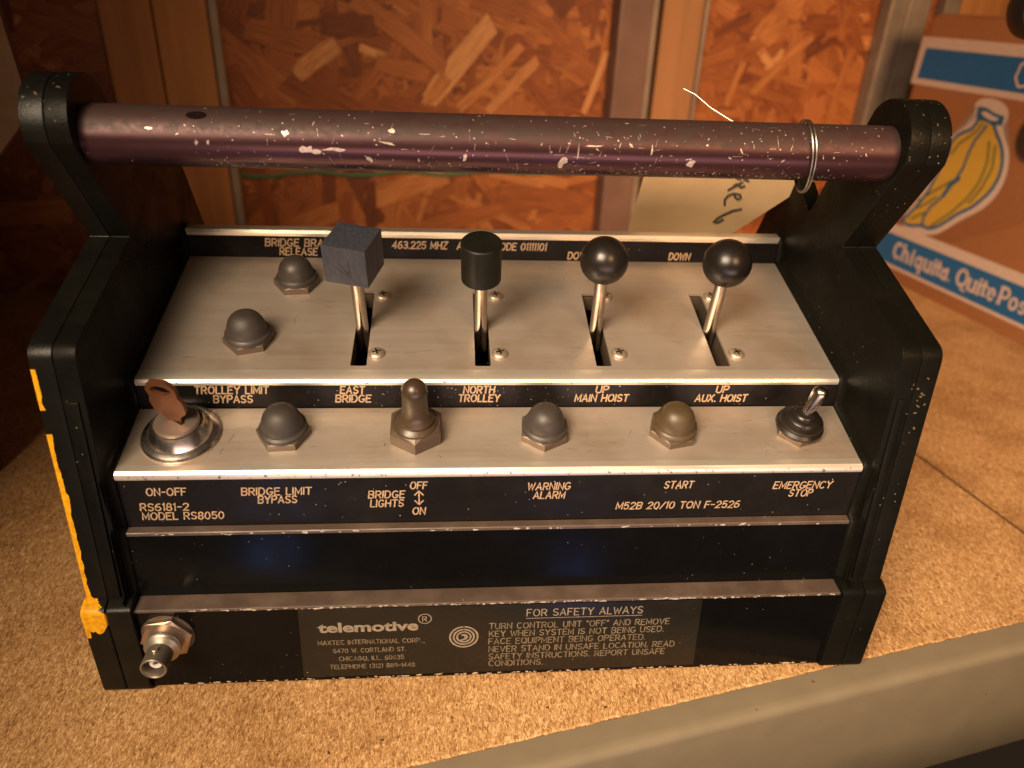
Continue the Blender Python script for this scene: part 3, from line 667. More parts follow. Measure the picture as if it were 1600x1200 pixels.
# scratches and chips on castings
def blob(bm, fr, a, c, r, h=.1, n=7, st=1.0, ang=0, rr=rnd):
    pts = []; ca, sa = math.cos(ang), math.sin(ang)
    for k in range(n):
        q = r * rr.uniform(.45, 1.15); x, y = q * math.cos(2 * math.pi * k / n) * st, q * math.sin(2 * math.pi * k / n)
        pts.append(bm.verts.new(fr.p(a + x * ca - y * sa, c + x * sa + y * ca, h)))
    face(bm, pts)
FF = Fr((0, 3.5, 62), (1, 0, 0), (0, 9.4, 126), (0, -126, 9.4))
bm = bmesh.new(); ra = random.Random(3)
for k in range(16): blob(bm, FF, ra.choice((ra.uniform(195, 208), ra.uniform(203, 208))), ra.gauss(108, 12), ra.uniform(.25, .7), .12, 8, ra.uniform(1, 2.2), ra.uniform(0, 3), ra)
for k in range(8): blob(bm, FF, -ra.uniform(194, 200), ra.uniform(20, 120), ra.uniform(.2, .4), .12, 7, 1.5, ra.uniform(0, 3), ra)
for sg in (-1, 1):
    for k in range(16):
        an_ = math.radians(ra.uniform(55, 172)); xx = sg * ra.uniform(192, 209); cy_, cz_ = 77.5 + 22.5 * math.cos(an_), 280 + 21.5 * math.sin(an_)
        nn_ = V((0, math.cos(an_), math.sin(an_))); tt_ = V((0, -math.sin(an_), math.cos(an_)))
        blob(bm, Fr((xx, cy_, cz_), (1, 0, 0), tt_, nn_), 0, 0, ra.uniform(.2, .6), .14, 7, ra.uniform(1, 2.5), ra.uniform(0, 3), ra)
finish('wear_marks', bm, simple('tan_wear_mark', (0.10, 0.075, 0.035), 0.6, 0, 900, 0.4), dev, kind='stuff')
# paint chips along the two front edges, base bottom and noses
bm = bmesh.new(); FE1 = Fr((0, -.28, 53.9), (1, 0, 0), (0, 0, 1), (0, -1, 0)); FE2 = Fr((0, 10.6, 94.9), (1, 0, 0), (0, 0, 1), (0, -1, 0)); FE3 = Fr((0, -.05, .9), (1, 0, 0), (0, 0, 1), (0, -1, 0))
for fr, cnt, hh in ((FE1, 150, .12), (FE2, 36, .12), (FE3, 110, .10)):
    for k in range(cnt):
        x = rnd.uniform(-180, 180)
        if fr is FE1 and rnd.random() < .5: x = rnd.choice((-120, -60, -20, 20, 90, 130, 165)) + rnd.gauss(0, 14)
        if abs(x) < 186: blob(bm, fr, x, rnd.gauss(0, .25), rnd.choice((.3, .4, .5, .7)), hh + rnd.uniform(0, .03), 6, rnd.uniform(1.2, 4))
finish('paint_chips', bm, CHIP, dev, kind='stuff')
bm = bmesh.new()
for fr, z0, cnt in ((FA, 0, 26), (FN, 0, 14)):
    for k in range(cnt): blob(bm, fr, rnd.uniform(-180, 180), rnd.uniform(2, 27), rnd.uniform(.12, .35), .5, 5, rnd.uniform(1, 2), rnd.uniform(0, 3))
for k in range(90): blob(bm, FB, rnd.gauss(-30, 60), rnd.uniform(1, 14), rnd.uniform(.1, .35), .45, 5)
finish('dust_specks', bm, CHIP, dev, kind='stuff')
# dark nicks in the aluminium noses
bm = bmesh.new(); F1 = Fr((0, 13.05, 127.6), (1, 0, 0), (0, .25, .97), (0, -.97, .25)); F2 = Fr((0, 55.15, 157), (1, 0, 0), (0, .35, .94), (0, -.94, .35))
for fr, cnt in ((F1, 70), (F2, 30)):
    for k in range(cnt): blob(bm, fr, rnd.uniform(-182, 182), rnd.uniform(-.8, 1.0), rnd.uniform(.15, .4), .45, 6, rnd.uniform(1, 3), rnd.uniform(-.4, .4))
for fr, cnt, l in ((UP, 34, 100), (LO, 22, 36)):
    for k in range(cnt): blob(bm, fr, rnd.uniform(-182, 182), rnd.uniform(3, l), rnd.uniform(.12, .3), .06, 5, rnd.uniform(1, 3), rnd.uniform(0, 3))
for fr, a, c, l, an in ((LO, -137, 18, 3.2, 1.2), (LO, -140, 10, 2.6, 1.3), (UP, -150, 27, 3.5, 1.7), (UP, -165, 12, 6, .05), (LO, -32, 5, 2, -1.0), (LO, -60, 13, 1.5, 1.3)): blob(bm, fr, a, c, .28, .07, 7, l / .28, an)
rs = random.Random(21)
for fr, cnt, l in ((UP, 46, 98), (LO, 26, 34)):
    for k in range(cnt):
        a = rs.uniform(-175, 175); c = rs.uniform(4, l); an = rs.choice((rs.gauss(0, .08), rs.gauss(0, .08), rs.uniform(0, 3.1))); ln_ = rs.uniform(2, 12)
        blob(bm, fr, a, c, .11, .05, 7, ln_ / .22, an, rs)
finish('nicks', bm, NUTB, dev, kind='stuff')

# ---- handle tube
HY, HZ, HR = 75, 275.6, 13.5
FH = Fr((0, HY, HZ), (0, 1, 0), (0, 0, 1), (1, 0, 0))
bm = bmesh.new(); lathe(bm, FH, [(HR, -191.5), (HR, 191.5)], 64); handle = finish('handle', bm, HANDLE, dev, smooth=True, angle=40)
def on_tube(bm, x, ang, r, st, rot, rr, n=8):
    pts = []
    for k in range(n):
        q = r * rr.uniform(.4, 1.2); a = q * math.cos(2 * math.pi * k / n) * st; c = q * math.sin(2 * math.pi * k / n)
        xx = x + a * math.cos(rot) - c * math.sin(rot); aa = ang + (a * math.sin(rot) + c * math.cos(rot)) / HR
        pts.append(bm.verts.new((xx, HY - math.cos(aa) * (HR + .12), HZ + math.sin(aa) * (HR + .12))))
    face(bm, pts)
bm = bmesh.new(); rr = random.Random(5)
for k in range(400):
    x = rr.triangular(-182, 182, 150); a = rr.choice((rr.uniform(-.9, 1.3), rr.gauss(-.85, .10)))
    if rr.random() < .4: x = rr.choice((35, 70, 90, 150, -120, 110)) + rr.gauss(0, 12)
    on_tube(bm, max(-182, min(182, x)), a, rr.choice((.12, .15, .2, .28, .45)), rr.choice((1, 1, 1.5, 3)), rr.uniform(0, 3.1), rr, 7)
for x, a, r, st, rot in ((-92, -.16, 1.9, 1.6, .2), (-88, -.25, 1.6, 2.0, -.1), (-79, -.12, 1.0, 7, -.02), (-101, .35, 1.5, 1.3, .5), (26, -.42, 1.9, 1.6, 1.2), (-64, -.45, 1.0, 2.6, -.8), (-53, .55, 1.4, 1.2, 0), (-20, -.3, 1.2, 1.8, 1.5), (88, -.35, 1.8, 1.4, .6), (-140, .0, .9, 1.5, 1.3), (-135, .0, .9, 1.5, 1.3), (-160, .4, .9, 1.8, 0), (68, .1, .5, 5, 1.5), (-55, .12, .5, 8, -.2), (40, .2, .4, 16, .02), (33, .0, .4, 10, 1.5)): on_tube(bm, x, a, r, st, rot, rr, 10)
for k in range(70):
    on_tube(bm, rr.triangular(-178, 178, 60), rr.uniform(-.9, 1.1), rr.choice((.07, .09, .11)), rr.uniform(12, 40), rr.choice((rr.gauss(0, .12), rr.gauss(1.5, .3))) , rr, 8)
finish('scuffs', bm, CHIPP, handle, kind='stuff')
bm = bmesh.new(); rg = []
for q in (0.001, .35, .7, 1.0):
    rg.append([])
    for k in range(28):
        a = 2 * math.pi * k / 28; x = -140 + 4.6 * q * math.cos(a); aa = .92 + 2.3 * q / HR * math.sin(a)
        rg[-1].append(bm.verts.new((x, HY - math.cos(aa) * (HR + .12), HZ + math.sin(aa) * (HR + .12))))
for A_, B_ in zip(rg, rg[1:]):
    for k in range(28): face(bm, [A_[k], A_[(k + 1) % 28], B_[(k + 1) % 28], B_[k]])
finish('screw_hole', bm, HOLE, handle)

# ---- hex nut + button/ toggles
def add_nut(parent, fr, af, h, rot, mat, hole=None, name='hex_nut'):
    bm = bmesh.new(); R = af / math.sqrt(3)
    # hexagon with chamfered upper corners: intersect look by two-ring top
    lo = hexagon(af, rot)
    prism(bm, fr, lo, 0.05, h * .82)
    top = [bm.verts.new(fr.p(a, c, h * .82)) for a, c in lo]; n = 24
    rg = [bm.verts.new(fr.p(af * .48 * math.cos(rot + 2 * math.pi * i / n), af * .48 * math.sin(rot + 2 * math.pi * i / n), h)) for i in range(n)]
    for k in range(6):
        i0 = k * 4; seg = [rg[(i0 + q) % n] for q in range(5)]
        face(bm, [top[k], top[(k + 1) % 6]] + seg[::-1])
    face(bm, rg)
    bmesh.ops.remove_doubles(bm, verts=bm.verts, dist=1e-4); bmesh.ops.recalc_face_normals(bm, faces=bm.faces)
    return finish(name, bm, mat, parent)
def sub(fr, x, s): return Fr(fr.p(x, s, 0), fr.x, fr.y, fr.z)
def push_button(fr, x, s, rot, mat, label=None, r=10.2, h=18.5, af=23.5):
    f = sub(fr, x, s)
    bm = bmesh.new(); pr = [(r + 1.6, 3.4), (r + 1.9, 4.4), (r + 1.6, 6.0), (r + .5, 6.6), (r + .15, 7.0)]
    for k in range(11):
        a = k / 10 * math.pi / 2; pr.append((r * math.cos(a) ** .82 if k < 10 else 0, 7.6 + (h - 7.6) * math.sin(a)))
    lathe(bm, f, pr, 40); o = finish('push_button', bm, mat, dev, smooth=True, angle=50)
    if label: o['label'] = label
    add_nut(o, f, af, 4.6, rot, NUTM)
push_button(UP, -118.0, 79.5, .1, RUBBER, r=10.0, h=18.0); push_button(UP, -136.2, 26.5, .25, RUBBER, r=10.4, h=18.5)
push_button(LO, -111.2, 21.0, .05, RUBBER); push_button(LO, 22.2, 20.6, .45, RUBBER, r=10.0); push_button(LO, 91.2, 20.8, .2, RUBBERO, 'olive brown rubber capped push button', r=10.2)

# boot-covered toggle
f = sub(LO, -44.3, 20.5)
bm = bmesh.new(); lathe(bm, f, [(11.2, 7.5), (11.4, 9.3), (10.3, 10.4), (9.0, 11.2), (9.4, 12.2), (8.9, 13.4), (7.6, 15.2), (6.7, 17.5), (6.5, 22), (6.45, 29)] + [(6.45 * math.cos(a * math.pi / 16), 31 + 6.6 * math.sin(a * math.pi / 16)) for a in range(0, 8)] + [(0, 37.6)], 36)
tg = finish('toggle_switch', bm, BOOT, dev, smooth=True, angle=45, label='toggle switch covered by a tall brown rubber boot')
add_nut(tg, f, 25.5, 9.0, .52, NUTB)
# bare toggle (emergency stop)
f = sub(LO, 160.2, 21)
bm = bmesh.new(); lathe(bm, f, [(12.3, 3.5), (12.5, 5), (11.0, 6.2), (11.4, 7.6), (11.2, 8.6), (9.4, 9.4), (9.3, 10.6), (8.8, 11.4), (6.2, 12.2), (5.6, 13.6), (4.0, 14.4), (0, 14.6)], 36)
tg = finish('toggle_switch', bm, KNOB, dev, smooth=True, angle=45, label='toggle switch with a bare metal bat in a ribbed black boot')
add_nut(tg, f, 22.0, 4.0, .3, NUTM)
d = (f.z * .94 + f.x * .30 + f.y * .16).normalized(); o_ = f.p(0, 0, 12)
fb = Fr(o_, d.orthogonal(), d.cross(d.orthogonal()), d)
bm = bmesh.new(); lathe(bm, fb, [(2.9, -2), (3.1, 3), (3.7, 9), (4.0, 14)] + [(4.0 * math.cos(a * math.pi / 14), 15.4 + 3.4 * math.sin(a * math.pi / 14)) for a in range(7)] + [(0, 18.9)], 24); finish('bat_lever', bm, STEEL, tg, smooth=True)
# key lock
f = sub(LO, -161.8, 20.6)
bm = bmesh.new(); lathe(bm, f, [(19.2, 0.05), (19.3, 1.2), (18.4, 2.4), (16.6, 3.2), (15.6, 3.4), (15.4, 4.0), (12.9, 8.6), (12.3, 9.4), (11.5, 9.2), (11.3, 8.6)], 56, cap=False)
lk = finish('key_lock', bm, CHROME, dev, smooth=True, angle=28)
bm = bmesh.new(); lathe(bm, f, [(11.0, 7.5), (11.0, 10.2), (10.3, 11.1), (9.4, 11.3), (0, 11.3)], 48); plug = finish('lock_plug', bm, PLUGM, lk, smooth=True, angle=28)
bm = bmesh.new(); FK = Fr(f.p(0, 0, 11.4), (f.x * .84 - f.y * .54), (f.x * .54 + f.y * .84), f.z); box(bm, FK, -5, 5, -1.3, 1.3, -1, .08); finish('keyway', bm, BLACKHOLE, lk)

# ---- levers
def rod(x, s, k, tip):
    b0 = UP.p(x, s, -14); t = V(tip); bm = bmesh.new(); tube(bm, [b0, b0.lerp(t, .5), t], 3.5, 20); return finish('control_lever', bm, STEEL, dev, smooth=True)
def tilt_frame(x, s, tip, yaw=0):
    d = (V(tip) - UP.p(x, s, -14)).normalized(); a = V((math.cos(yaw), math.sin(yaw), 0)); a = (a - d * a.dot(d)).normalized()
    return Fr(tip, a, d.cross(a), d)
KN = [(-75.6, 36), (-9.1, 36), (57.4, 36), (124.6, 36)]
tips = [tuple(UP.p(-76.6, 36, 49)), tuple(UP.p(-10.4, 35, 47)), tuple(UP.p(55.0, 35.5, 48.4)), tuple(UP.p(122.6, 35.5, 47.6))]
# cube knob
r0 = rod(*KN[0], 0, tips[0]); fr = tilt_frame(*KN[0], tips[0], -.30)
bm = bmesh.new(); box(bm, fr, -11.8, 11.8, -11.8, 11.8, -10.5, 11.5, .7, 2); kb = finish('cube_knob', bm, CHALK, r0, label='blue grey cube knob', smooth=False)
bm = bmesh.new(); fs = Fr(fr.p(11.85, 0, 0), fr.y, fr.z, fr.x); box(bm, fs, 3.2, 3.7, -10.2, 11.2, -.05, .06)
fs2 = Fr(fr.p(0, -11.85, 0), fr.x, fr.z, -fr.y)
for pts in ([(-4, 4), (0, -1.5), (4.5, -7.5), (7, -9)], [(-5, 0), (-2, -2.5), (1, -5)], [(2, 5), (2.4, 0), (2.8, -3)]): ribbon(bm, fs2, pts, .4, .06 + .03 * len(pts))
finish('scratches', bm, BLACKHOLE, kb)
r0 = rod(*KN[1], 0, tips[1]); fr = tilt_frame(*KN[1], tips[1]); bm = bmesh.new()
lathe(bm, fr, [(10.2, -11.2), (10.7, -10.7), (10.8, 11.6), (10.2, 12.3), (0, 12.3)], 48); finish('cylinder_knob', bm, CYL, r0, smooth=True, angle=40, label='matt black cylinder knob')
for k in (2, 3):
    r0 = rod(*KN[k], 0, tips[k]); fr = tilt_frame(*KN[k], tips[k]); bm = bmesh.new(); R_ = 12.9 if k == 2 else 13.1
    lathe(bm, fr, [(3.6, -R_ * .985)] + [(R_ * math.cos(a), R_ * math.sin(a)) for a in [(-74 + 164 * q / 24) * math.pi / 180 for q in range(24)]] + [(0, R_)], 48)
    finish('ball_knob', bm, KNOB, r0, smooth=True, angle=60)
# screws
first = None
for x, s in ((-66.6, 14.8), (-66.4, 67.2), (.4, 14.8), (.4, 67.6), (67.3, 15), (67.4, 68), (134.6, 15), (133.6, 68.6)):
    f = sub(UP, x, s)
    if first is None:
        bm = bmesh.new(); lathe(bm, f, [(4.5, .02), (4.5, .7), (4.1, 1.4), (3.0, 2.0), (1.5, 2.3), (0, 2.35)], 24); first = finish('screw', bm, SCREWM, upl, smooth=True)
        bm = bmesh.new()
        for an in (.3, .3 + math.pi / 2):
            F_ = Fr(f.p(0, 0, 0), f.x * math.cos(an) + f.y * math.sin(an), f.y * math.cos(an) - f.x * math.sin(an), f.z); box(bm, F_, -2.3, 2.3, -.45, .45, 1.2, 2.42 + an * .02)
        rec = finish('recess', bm, BLACKHOLE, first); p0 = f.o.copy()
    else:
        c = first.copy(); sc.collection.objects.link(c); c.location = first.location + (f.o - p0) * S; c.parent = upl
        d_ = rec.copy(); sc.collection.objects.link(d_); d_.parent = c; d_.location = rec.location

# ---- antenna connector
f = Fr((-173.4, 0, 37.8), (1, 0, 0), (0, 0, 1), (0, -1, 0))
bm = bmesh.new(); lathe(bm, f, [(8.9, .2), (8.9, 8), (8.2, 8.4), (8.9, 9.0), (8.2, 9.6), (8.9, 10.2), (8.0, 10.8), (6.4, 12), (6.4, 22.4), (6.1, 22.9), (5.7, 22.9), (5.4, 22.4), (5.4, 12.0), (0, 12.0)], 48, cap=False)
an = finish('antenna_connector', bm, BRASS, dev, smooth=True, angle=30)
add_nut(an, f, 23.5, 4.2, .18, NUTC)
bm = bmesh.new(); lathe(bm, f, [(13.4, .05), (13.4, .5), (12, .6)], 32); finish('washer', bm, NUTB, an)
bm = bmesh.new(); lathe(bm, f, [(3.2, 11.9), (3.2, 19.0), (2.9, 19.3), (1.4, 19.3), (1.3, 14), (0, 14)], 32, cap=False); ins = finish('insulator', bm, WHITE, an, smooth=True, angle=30)
bm = bmesh.new(); lathe(bm, f, [(1.25, 14.1), (1.25, 18.3), (.8, 18.4), (0, 18)], 16); finish('contact', bm, BLACKHOLE, an)
bm = bmesh.new(); fb = Fr(f.p(0, 0, 16.5) + V((0, 0, 6.1)), (1, 0, 0), (0, 1, 0), (0, 0, 1)); lathe(bm, fb, [(1.7, -.5), (1.7, 1.2), (1.4, 1.5), (0, 1.5)], 20); finish('lug', bm, BRASS, an, smooth=True, angle=40)

# ------------------------------------------------------------------ key in the lock
fl = sub(LO, -161.8, 20.6)
kn = (fl.z * .99 - fl.x * .06).normalized(); kw = (fl.x * .97 - fl.y * .24); kw = (kw - kn * kw.dot(kn)).normalized()
KF = Fr(fl.p(0, 0, 10.6), kw, kn, kw.cross(kn))
bm = bmesh.new()
outl = rounded([(-3.6, -.5, 0), (-4.2, 4, 1.5), (-8.2, 7, 3), (-8.8, 14, 3), (-7.4, 17.5, 2), (-8.2, 22, 4), (-5, 27.5, 4), (4, 28, 4), (7.8, 23.5, 4), (7.2, 18, 2), (8.8, 14, 3), (8.2, 7, 3), (4.2, 4, 1.5), (3.6, -.5, 0)], 2, 4)
hole = [(-.2 + 5.2 * math.cos(a * math.pi / 8), 22.0 + 3.0 * math.sin(a * math.pi / 8)) for a in range(16)]
for h in (-1.1, 1.1):
    es = []
    for lp_ in (outl, hole):
        vs = [bm.verts.new(KF.p(a, c, h)) for a, c in lp_]
        for i in range(len(vs)): es.append(bm.edges.new((vs[i], vs[(i + 1) % len(vs)])))
    bmesh.ops.triangle_fill(bm, edges=es, use_beauty=True)
for lp_ in (outl, hole):
    for i in range(len(lp_)):
        p, q = lp_[i], lp_[(i + 1) % len(lp_)]
        face(bm, [bm.verts.new(KF.p(*p, -1.1)), bm.verts.new(KF.p(*q, -1.1)), bm.verts.new(KF.p(*q, 1.1)), bm.verts.new(KF.p(*p, 1.1))])
bmesh.ops.remove_doubles(bm, verts=bm.verts, dist=1e-3)
bmesh.ops.recalc_face_normals(bm, faces=bm.faces)
sharp = [e for e in bm.edges if len(e.link_faces) == 2 and e.calc_face_angle(0) > 1.2]
bmesh.ops.bevel(bm, geom=sharp, offset=.35, segments=2, affect='EDGES', clamp_overlap=True)
finish('key', bm, COPPER, None, smooth=True, angle=40, label='coppery brown key standing in the chrome lock of the control box', cat='key')

# ------------------------------------------------------------------ paper tag on a wire round the handle
tag = empty('paper_tag', (150, 190, 215), 'cream paper tag with handwriting, wired to the tube handle and hanging behind it', 'tag')
def pt(u, w_, k=0):                                   # u across 0..1, w_ down 0..1
    tl, tr, bl, br = V((100, 178, 262)), V((205, 152, 252)), V((96, 214, 178)), V((158, 204, 184))
    p = (tl * (1 - u) + tr * u) * (1 - w_) + (bl * (1 - u) + br * u) * w_
    p.y += 10 * math.sin(u * math.pi) + 5 * w_ * u + k
    return p
bm = bmesh.new(); n = 14; g = [[[bm.verts.new(pt(i / n, j / n, k)) for j in range(n + 1)] for i in range(n + 1)] for k in (0, .4)]
for k in (0, 1):
    for i in range(n):
        for j in range(n): face(bm, [g[k][i][j], g[k][i + 1][j], g[k][i + 1][j + 1], g[k][i][j + 1]])
for i in range(n):
    for a in (0, n):
        face(bm, [g[0][i][a], g[0][i + 1][a], g[1][i + 1][a], g[1][i][a]]); face(bm, [g[0][a][i], g[0][a][i + 1], g[1][a][i + 1], g[1][a][i]])
bmesh.ops.recalc_face_normals(bm, faces=bm.faces); finish('tag_sheet', bm, PAPER, tag, smooth=True, angle=50)
bm = bmesh.new()
def stroke(pts):
    P = [pt(u, w_, -.7) for u, w_ in pts]; tube(bm, P, .8, 6)
for st in ([(0.608, 0.212), (0.648, 0.225), (0.616, 0.201)], [(0.631, 0.195), (0.674, 0.199), (0.664, 0.22), (0.7, 0.229)], [(0.634, 0.341), (0.647, 0.307), (0.669, 0.247), (0.641, 0.297), (0.644, 0.272), (0.695, 0.295), (0.703, 0.276)], [(0.706, 0.491), (0.67, 0.435), (0.667, 0.386), (0.689, 0.362), (0.73, 0.366), (0.753, 0.39), (0.748, 0.412), (0.718, 0.399), (0.699, 0.374)], [(0.838, 0.504), (0.796, 0.531), (0.768, 0.583), (0.752, 0.632), (0.757, 0.681), (0.788, 0.68), (0.801, 0.639)]): stroke(st)
finish('handwriting', bm, PENCIL, tag)
bm = bmesh.new(); pts = []
for k in range(0, 75):
    a = k / 30 * 2 * math.pi; R_ = HR + 1.0 + .8 * max(0, math.sin(a + .6))
    pts.append((147.5 + .5 * math.sin(a * .5 + 1) + k * .028 - 2.6 * math.sin(a) - 1.5 * math.cos(a), HY - R_ * math.cos(a), HZ + R_ * math.sin(a) - 5.0 * max(0, -math.sin(a))))
tube(bm, pts, .5, 8)
tube(bm, [(147, 90, 277), (135, 98, 278.5), (127, 102, 282), (119.3, 106, 285.6), (110, 112, 290.6), (102.5, 117, 296.2), (96.6, 120, 298.6)], [.5, .5, .5, .45, .42, .4, .35], 8)
tube(bm, [(147, 86, 266), (150, 110, 258), (158, 140, 250), (168, 158, 252)], .5, 8)
finish('wire', bm, WIREM, tag, smooth=True)

# ------------------------------------------------------------------ banana carton on the right
BD = V((0.19347, -0.98111, 0)); BO = V((603.17, 644.27, ZS))
crt = empty('cardboard_box', BO + BD * 120, 'brown banana carton with blue bands and banana print at the right of the shelf', 'box')
BXN = V((-BD.y, BD.x, 0)); BXN = BXN if BXN.x < 0 else -BXN
BF = Fr(BO, BD, (0, 0, 1), BXN)
bm = bmesh.new(); prism(bm, BF, rounded([(-83, 0, .5), (520, 0, .5), (520, 336, 2), (-76, 336, 9)], 2), -360, 0, 1.5, 2); finish('carton_body', bm, KRAFT, crt, smooth=True, angle=40)
bm = bmesh.new(); box(bm, Fr(BO, BD, (0, 0, 1), BXN), -70, 500, 336.3, 339, -330, -3); finish('flap', bm, KRAFT, crt)
def prt(name, fn, mat, parent=crt): bm = bmesh.new(); fn(bm); return finish(name, bm, mat, parent)
prt('white_border', lambda bm: polyfill(bm, BF, [(-86 + 2, 312), (430, 312), (430, 255), (-84, 255)][::-1], .15), WPR)
prt('blue_band', lambda bm: polyfill(bm, BF, [(-73, 299), (430, 299), (430, 262.5), (-75, 262.5)][::-1], .3), BLUE)
prt('white_border', lambda bm: polyfill(bm, BF, [(-82, 76), (480, 76), (480, 17), (-82, 17)][::-1], .15), WPR)
bb = prt('blue_band', lambda bm: polyfill(bm, BF, [(-82, 62.5), (480, 62.5), (480, 21.5), (-82, 21.5)][::-1], .3), BLUE)
def script(bm):
    ribbon(bm, BF, [(100, 296), (86, 300), (75, 291), (73, 278), (80, 269), (94, 271)], 3, .45)
    ribbon(bm, BF, [(120, 272), (128, 296), (136, 272)], 3, .45)
prt('lettering', script, WPR)
def serif_text(bm):
    f2 = BF; z0, xh, ch = 33.0, 13.5, 20.0; k = [0]
    def tx(x): return -29 + (x + 28) * .80 if x < 113 else 84.5 + (x - 113) * .82
    def R(pts, w_=3.3): pts = [(tx(a), c) for a, c in pts]; ribbon(bm, f2, pts, w_, .45 + .05 * (k[0] % 5)); k[0] += 1
    def stem(x, h, y=0, w_=4.4): R([(x, z0 + y), (x, z0 + h)], w_); R([(x - 3.2, z0 + y), (x + 3.2, z0 + y)], 1.5); R([(x - 3.8, z0 + h - .4), (x + .8, z0 + h - .4)], 1.5)
    def A_(cx, cy, rx, ry, a0, a1, w_=3.6): R(arc(cx, z0 + cy, rx, ry, a0, a1, 12), w_)
    x = -28; A_(x + 8, 10, 8, 10, 55, 305, 4.2); x += 21
    stem(x, 21); A_(x + 6, 8, 5, 5.5, 160, 0); stem(x + 11.5, 8); x += 22
    stem(x, xh); R([(x - 1, z0 + 18), (x + 1.2, z0 + 18)], 3.6); x += 10
    A_(x + 4.5, 6.5, 5, 6.5, 60, 300); stem(x + 11, xh, -7); x += 20
    stem(x, xh, 1); A_(x + 5, 5, 5.2, 5, 190, 340); stem(x + 11, xh); x += 20
    stem(x, xh); R([(x - 1, z0 + 18), (x + 1.2, z0 + 18)], 3.6); x += 8.5
    R([(x, z0 + 2), (x, z0 + 18)], 4.2); R([(x - .5, z0 + .8), (x + 6, z0 + 1.6)], 2.4); R([(x - 4.5, z0 + 12.6), (x + 6.5, z0 + 12.6)], 3.0); x += 8.5
    A_(x + 4.5, 5.5, 4.6, 5.5, 60, 300); stem(x + 10, xh); x += 17; R([(x, z0 + .5), (x + .5, z0 + 1)], 3)
    x += 14; A_(x + 9, 11, 9, 10, 90, 448, 4.2); R([(x + 9, z0 + 3), (x + 13, z0 - 3), (x + 19, z0 - 4)], 3); x += 24
    for dx in (): pass
    stem(x, xh, 1); A_(x + 5, 5, 5.2, 5, 190, 340); stem(x + 11, xh); x += 19
    stem(x, xh); R([(x - 1, z0 + 18), (x + 1.2, z0 + 18)], 3.6); x += 8.5
    R([(x, z0 + 2), (x, z0 + 18)], 4.2); R([(x - .5, z0 + .8), (x + 6, z0 + 1.6)], 2.4); R([(x - 4.5, z0 + 12.6), (x + 6.5, z0 + 12.6)], 3.0); x += 10
    A_(x + 4.5, 6.5, 5, 6.5, 0, 310); R([(x, z0 + 7), (x + 9, z0 + 7)], 1.8); x += 20
    stem(x, 20.5); A_(x + 5.5, 14.5, 7, 6, 110, -110); x += 19
    A_(x + 4.5, 6.5, 5.5, 6.5, 90, 448); x += 16
    A_(x + 4, 9.7, 3.6, 3.4, 20, 230, 3); A_(x + 4, 3.5, 3.9, 3.5, 70, -150, 3); x += 14
    R([(x, z0 + 2), (x, z0 + 18)], 4.2); R([(x - .5, z0 + .8), (x + 6, z0 + 1.6)], 2.4); R([(x - 4.5, z0 + 12.6), (x + 6.5, z0 + 12.6)], 3.0)
prt('lettering', serif_text, WPR, bb)
outer = [(6.1, 200.2), (17.8, 211.9), (33.0, 221.5), (35.1, 231.2), (27.6, 241.8), (33.5, 250.0), (47.2, 253.0), (65.4, 251.3), (78.3, 244.1), (81.4, 233.4), (75.6, 223.5), (91.2, 210.2), (101.3, 191.5), (104.7, 171.3), (101.5, 151.5), (89.0, 131.3), (75.0, 120.1), (60.5, 108.4), (46.3, 93.9), (30.6, 81.2), (11.2, 75.5), (-3.6, 75.3), (-22.4, 74.2), (-33.5, 82.4), (-25.6, 101.5), (-12.1, 124.0), (-3.0, 155.3), (2.4, 184.5)]
yel = [(40.4, 229.6), (63.8, 227.4), (70.6, 218.1), (85.0, 204.5), (93.6, 187.6), (95.5, 169.2), (89.8, 151.1), (76.0, 132.9), (69.3, 126.2), (56.6, 117.7), (42.4, 103.4), (29.8, 91.9), (18.0, 85.8), (2.9, 87.0), (-13.5, 80.9), (-27.2, 81.3), (-30.5, 84.7), (-20.1, 97.3), (-2.1, 126.5), (4.4, 154.3), (12.2, 181.3), (11.2, 196.1), (19.7, 207.3), (35.7, 214.8), (40.3, 222.6)]
def smooth_poly(p, it=2):
    for _ in range(it):
        q = []
        for i in range(len(p)):
            a, c = V(p[i]), V(p[(i + 1) % len(p)]); q += [tuple(a * .75 + c * .25), tuple(a * .25 + c * .75)]
        p = q
    return p
def prt_white(bm): polyfill(bm, BF, smooth_poly(outer), .35)
bw = prt('banana_print', prt_white, WPR)
prt('yellow_fill', lambda bm: polyfill(bm, BF, smooth_poly(yel), .5), YEL, bw)
def blue_lines(bm):
    ribbon(bm, BF, smooth_poly(yel, 1), 4.2, .62, closed=True)
    polyfill(bm, BF, [(35.8, 241.6), (47.7, 242.0), (59.8, 238.0), (76.2, 235.7), (76.6, 225.9), (64.1, 225.2), (48.0, 228.6), (36.9, 229.4)], .75)
    ribbon(bm, BF, [(55.4, 222.6), (52.5, 215.1), (46.2, 204.6), (43.0, 189.6), (41.6, 169.8), (35.3, 153.4), (26.7, 133.4), (10.4, 113.5), (3.9, 98.2), (5.5, 87.4)], 3.4, .9)
    ribbon(bm, BF, [(40.4, 157.0), (29.0, 144.3), (24.7, 131.4)], 5.2, .82)
prt('blue_outline', blue_lines, BLUED, bw)
prt('white_stem', lambda bm: polyfill(bm, BF, [(41.6, 236.3), (49.1, 237.8), (60.8, 234.4), (69.7, 232.8), (67.3, 229.5), (57.1, 229.3), (46.8, 232.4)], 1.0), WPR, bw)
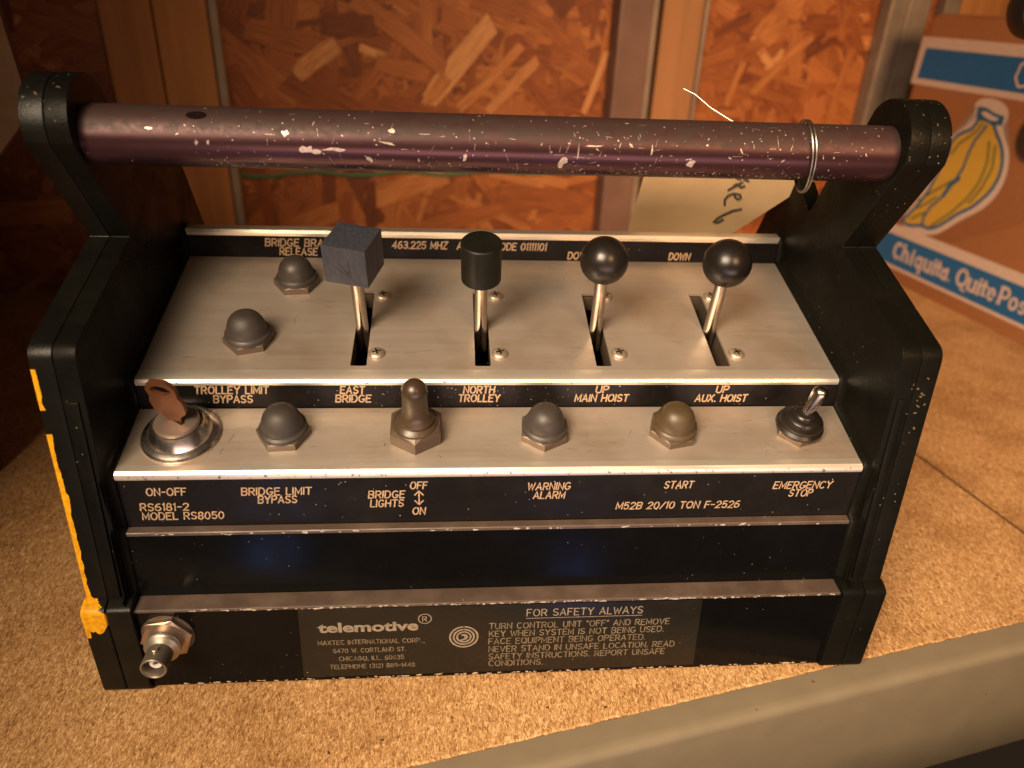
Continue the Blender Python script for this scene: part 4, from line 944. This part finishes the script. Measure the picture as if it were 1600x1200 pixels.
def green_lines(bm):
    for i, l in enumerate(([(48.9, 223.9), (43.9, 213.7), (36.0, 206.5), (24.4, 196.0), (18.4, 182.5)], [(66.9, 205.9), (73.3, 183.5), (71.3, 159.0), (61.7, 136.9), (44.6, 114.5), (19.8, 90.4)], [(76.9, 203.0), (82.9, 178.4), (76.9, 153.0), (66.5, 133.0)], [(32.3, 152.7), (11.7, 136.4), (-12.4, 115.8)], [(15.1, 128.0), (-.4, 113.4), (-15.2, 104.1)], [(3.5, 103.6), (-5.4, 98.5), (-15.3, 90.2)])): ribbon(bm, BF, l, 2.6, .95 + i * .05)
prt('green_lines', green_lines, GRN, bw)
bm = bmesh.new(); hp = [(122 + 22 * math.cos(a * math.pi / 12), 219 + 27 * math.sin(a * math.pi / 12)) for a in range(24)]
prism(bm, BF, hp, .1, 1.2, .4); finish('hand_hole_rim', bm, KRAFT2, crt)
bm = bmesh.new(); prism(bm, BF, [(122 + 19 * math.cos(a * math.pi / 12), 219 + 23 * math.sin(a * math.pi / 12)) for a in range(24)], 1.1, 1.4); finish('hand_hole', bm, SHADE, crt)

# dark round thing at the upper right, hung on a strap in front of the carton
cap = empty('round_black_cap', (442, 330, 346), 'dark round rubber cap hanging on a strap at the upper right corner', 'cap')
f = Fr((442, 330, 346), (1, 0, 0), (0, 0, 1), (0, -1, 0))
bm = bmesh.new(); lathe(bm, f, [(0, -18), (20, -17), (24, -11), (25, 0), (23, 8), (20, 10), (18, 9), (0, 10)], 48); finish('cap_body', bm, DARK, cap, smooth=True, angle=40)
bm = bmesh.new(); box(bm, f, -6, 6, 22, 260, -5, -2, .6); finish('strap', bm, DARK, cap)

# ------------------------------------------------------------------ brown carton on the left, in shade
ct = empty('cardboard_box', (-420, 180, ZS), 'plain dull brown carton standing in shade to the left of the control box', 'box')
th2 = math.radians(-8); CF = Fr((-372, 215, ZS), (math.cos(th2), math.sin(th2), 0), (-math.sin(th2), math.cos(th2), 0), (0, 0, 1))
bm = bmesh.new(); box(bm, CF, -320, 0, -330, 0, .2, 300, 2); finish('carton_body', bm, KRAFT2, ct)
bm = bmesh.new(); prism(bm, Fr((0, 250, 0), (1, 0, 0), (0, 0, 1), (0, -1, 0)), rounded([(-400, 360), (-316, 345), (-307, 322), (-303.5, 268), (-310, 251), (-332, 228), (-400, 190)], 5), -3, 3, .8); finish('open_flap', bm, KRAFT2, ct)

# ------------------------------------------------------------------ render
sc.render.engine = 'CYCLES'
sc.cycles.max_bounces = 6
